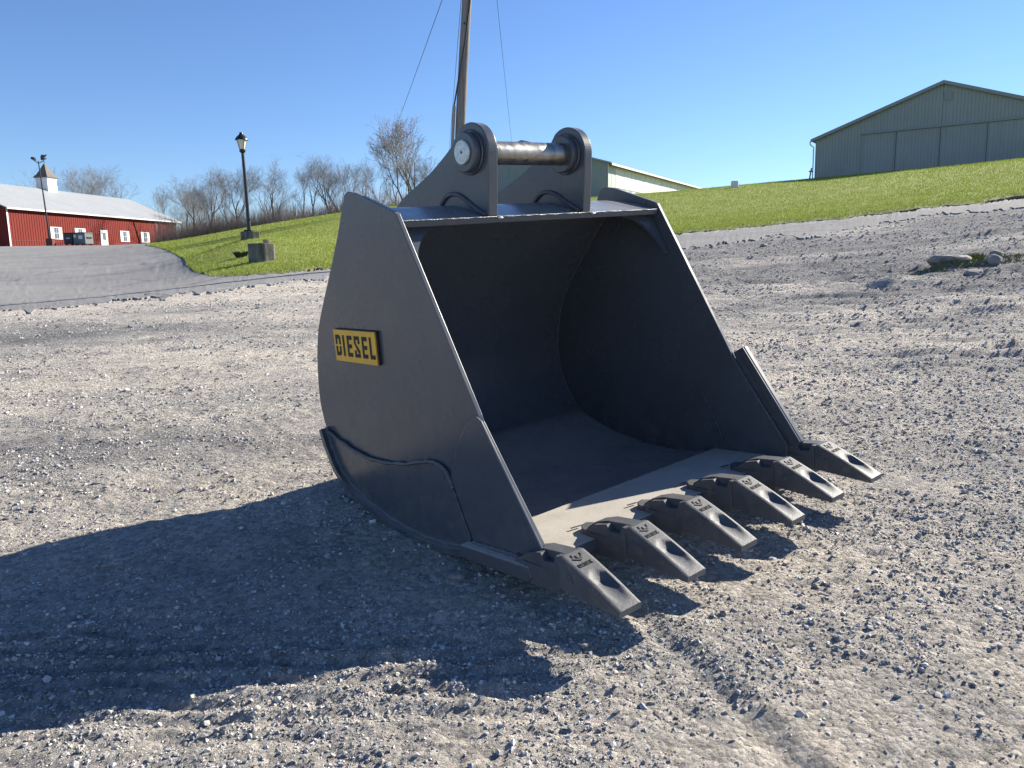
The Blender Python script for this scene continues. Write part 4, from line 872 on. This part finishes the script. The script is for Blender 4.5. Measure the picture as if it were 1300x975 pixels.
# (x, y, height, variant) with a description of each
row = [(-84, 150, 16.0, 4, 'bare tree above the barn roof just right of the cupola'), (-79.5, 152, 17.0, 3, 'bare tree above the barn roof, second right of the cupola'),
       (-73.5, 150, 16.2, 1, 'broad bare tree above the middle of the barn roof'), (-70, 158, 12.0, 2, 'small bare tree peeking over the right of the barn roof'),
       (-64.5, 155, 11.0, 4, 'low bare tree behind the right end of the barn roof'), (-59, 148, 10.5, 3, 'thin bare tree right beside the end of the barn'),
       (-50.8, 126, 10.4, 2, 'bare tree, first tall one right of the red barn'), (-46.8, 122, 11.2, 0, 'tall forked dark bare tree left of the lamp post'),
       (-43.9, 124, 10.4, 3, 'bare tree right next to the tall forked one'), (-41.3, 121, 10.6, 2, 'slender bare tree just left of the lamp post'),
       (-37.8, 126, 9.2, 4, 'bare tree directly behind the lamp post'), (-36.2, 121, 11.2, 5, 'wide bare tree just right of the lamp post'),
       (-32.8, 125, 9.4, 2, 'low bare tree between the two wide trees right of the lamp'), (-30.6, 121, 10.9, 1, 'wide bare tree, second right of the lamp post'),
       (-27.6, 123, 10.6, 0, 'bare tree, third right of the lamp post'), (-25.3, 120, 9.4, 3, 'bare tree, fourth right of the lamp post'),
       (-22.6, 124, 10.2, 5, 'bare tree just left of the bucket top corner'), (-20.0, 121, 8.8, 4, 'bare tree right above the bucket top corner'),
       (-17.2, 124, 9.4, 2, 'bare tree behind the left of the budding tree'), (-14.2, 122, 9.0, 0, 'bare tree behind the budding tree'),
       (-10.6, 125, 9.6, 3, 'bare tree behind the right of the budding tree'), (-53.6, 135, 8.6, 1, 'short bare tree in the gap right of the barn'),
       (-48.9, 130, 9.0, 5, 'low bare tree between the first two tall trees right of the barn'),        (-39.6, 129, 10.2, 1, 'bare tree close behind the lamp lantern'),        (-29.0, 129, 11.0, 4, 'bare tree behind the second wide one right of the lamp'),               (-55.6, 142, 10.0, 5, 'bare tree rising just off the end of the barn roof'), (-61.8, 150, 11.5, 2, 'thin bare tree over the lower right of the barn roof')]
for i, (X, Y, h, vr, lab) in enumerate(row): put_tree('bare_tree', X, Y, h, vr, i * 1.37, lab, 'bare trees of the distant tree line')
# nearer budding tree
segs, tips = grow(231, 7.0, .52, 4, .24, 5, .12)
bt = empty('budding_tree', (-6.95, 56.0, gz(-6.95, 56.0)), .6); tag(bt, 'slender multi-stemmed tree with pale buds behind the bucket', 'tree')
for nm, me in (('trunk', seg_mesh('trunk', [s for s in segs if s[4] <= 1], barkm, .02, 6)), ('crown', seg_mesh('crown', [s for s in segs if s[4] > 1], twigm, .007, 3))):
    o = bpy.data.objects.new(nm, me); COL.objects.link(o); o.parent = bt
T_ = np.array([tuple(t) for t in tips]); T_ = np.repeat(T_, 2, 0) + rng.normal(0, .06, (2 * len(T_), 3)); n = len(T_)
D1, D2 = rng.normal(0, 1, (n, 3)), rng.normal(0, 1, (n, 3)); D1 /= np.linalg.norm(D1, axis=1)[:, None]; D2 /= np.linalg.norm(D2, axis=1)[:, None]
V = np.stack([T_, T_ + D1 * .05, T_ + D2 * .05], 1).reshape(-1, 3); o = big_mesh('buds', V, np.arange(3 * n).reshape(-1, 3), budm); o.parent = bt; o['kind'] = 'stuff'
# undergrowth along the tree line
brm = new_mat('brush', rough=.95, spec=.1); bb = NT(brm); bb.color(bb.ramp(bb.noise(bb.pos(), .25, 4, .6), [(.3, (.15, .115, .10)), (.5, (.22, .18, .155)), (.7, (.30, .26, .23))]))
_tr = bb.n('ShaderNodeBsdfTranslucent', in_Color=(.22, .18, .155, 1)); _mx = bb.n('ShaderNodeMixShader', in_0=.4); bb.link(bb.b.outputs[0], _mx.inputs[1]); bb.link(_tr.outputs[0], _mx.inputs[2]); bb.link(_mx.outputs[0], bb.t.nodes['Material Output'].inputs[0])
n = 42000; bx = rng.uniform(-92, -4, n); by = 112 + rng.uniform(0, 16, n) + np.where(bx < -52, 20 + (-52 - bx) * .6, 0)
bh = (.9 + 2.6 * rng.uniform(0, 1, n) ** 1.5) * (.75 + .5 * np.clip(fbm(bx * .12, by * .12, 3) + .5, 0, 1.4)); bz = terrain(bx, by)
lx, ly = rng.normal(0, .5, n), rng.normal(0, .5, n); w = rng.uniform(.010, .022, n); wa = rng.uniform(0, 6.283, n); wx, wy = w * np.cos(wa), w * np.sin(wa)
V = np.stack([np.stack([bx - wx, by - wy, bz - .1], -1), np.stack([bx + wx, by + wy, bz - .1], -1), np.stack([bx + lx + wx * .3, by + ly + wy * .3, bz + bh], -1), np.stack([bx + lx - wx * .3, by + ly - wy * .3, bz + bh], -1)], 1).reshape(-1, 3)
tag(big_mesh('undergrowth', V, np.arange(4 * n).reshape(-1, 4), brm), 'brown leafless undergrowth below the distant trees', 'undergrowth', kind='stuff')

# ------------------------------------------------------------------ grass blades on the lawn (uncountable)
grassm = new_mat('grass_blades', rough=.7, spec=.25); gr = NT(grassm); at = gr.n('ShaderNodeAttribute', attribute_name='Col').outputs['Color']; gr.color(at)
_tr = gr.n('ShaderNodeBsdfTranslucent', in_Color=at); _mx = gr.n('ShaderNodeMixShader', in_0=.28); gr.link(gr.b.outputs[0], _mx.inputs[1]); gr.link(_tr.outputs[0], _mx.inputs[2]); gr.link(_mx.outputs[0], gr.t.nodes['Material Output'].inputs[0])
gr.b.inputs['Subsurface Weight'].default_value = 0.0
n = 220000
az = rng.uniform(-.43, .66, n); r0 = edge_r(LAWN, az); rr = r0 - .12 + (72 - r0) * rng.uniform(0, 1, n) ** 1.7
keep = rr < 75; az, rr = az[keep], rr[keep]; n = len(az)
x, y = rr * np.sin(az), rr * np.cos(az); ed = rr - edge_r(LAWN, az); jit = .30 * fbm(edge_r(LAWN, az) * np.sin(az) * 1.4, edge_r(LAWN, az) * np.cos(az) * 1.4, 4, .6)
ok = (ed > jit - .05) & (rng.uniform(0, 1, n) < .12 + .88 * smoothstep(0.0, 1.1, ed - jit)); x, y, rr = x[ok], y[ok], rr[ok]; n = len(x)
z = terrain(x, y) + .012; h = rng.uniform(.05, .085, n) * (1 + rr / 80); w = .009 * (1 + rr / 40); a = rng.uniform(0, 6.283, n)
lx, ly = rng.normal(0, .035, n), rng.normal(0, .035, n)
V = np.stack([np.stack([x - w * np.cos(a), y - w * np.sin(a), z], -1), np.stack([x + w * np.cos(a), y + w * np.sin(a), z], -1), np.stack([x + lx, y + ly, z + h], -1)], 1).reshape(-1, 3)
t = np.clip(.5 + .5 * fbm(x * .3, y * .5, 3) + rng.normal(0, .2, n), 0, 1)[:, None]
C = (1 - t) * np.array([[.21, .265, .042]]) + t * np.array([[.28, .33, .07]]); C = np.repeat(C, 3, 0)
tag(big_mesh('lawn_grass', V, np.arange(3 * n).reshape(-1, 3), grassm, col=C), 'short bright green grass covering the lawn', 'grass', kind='stuff')
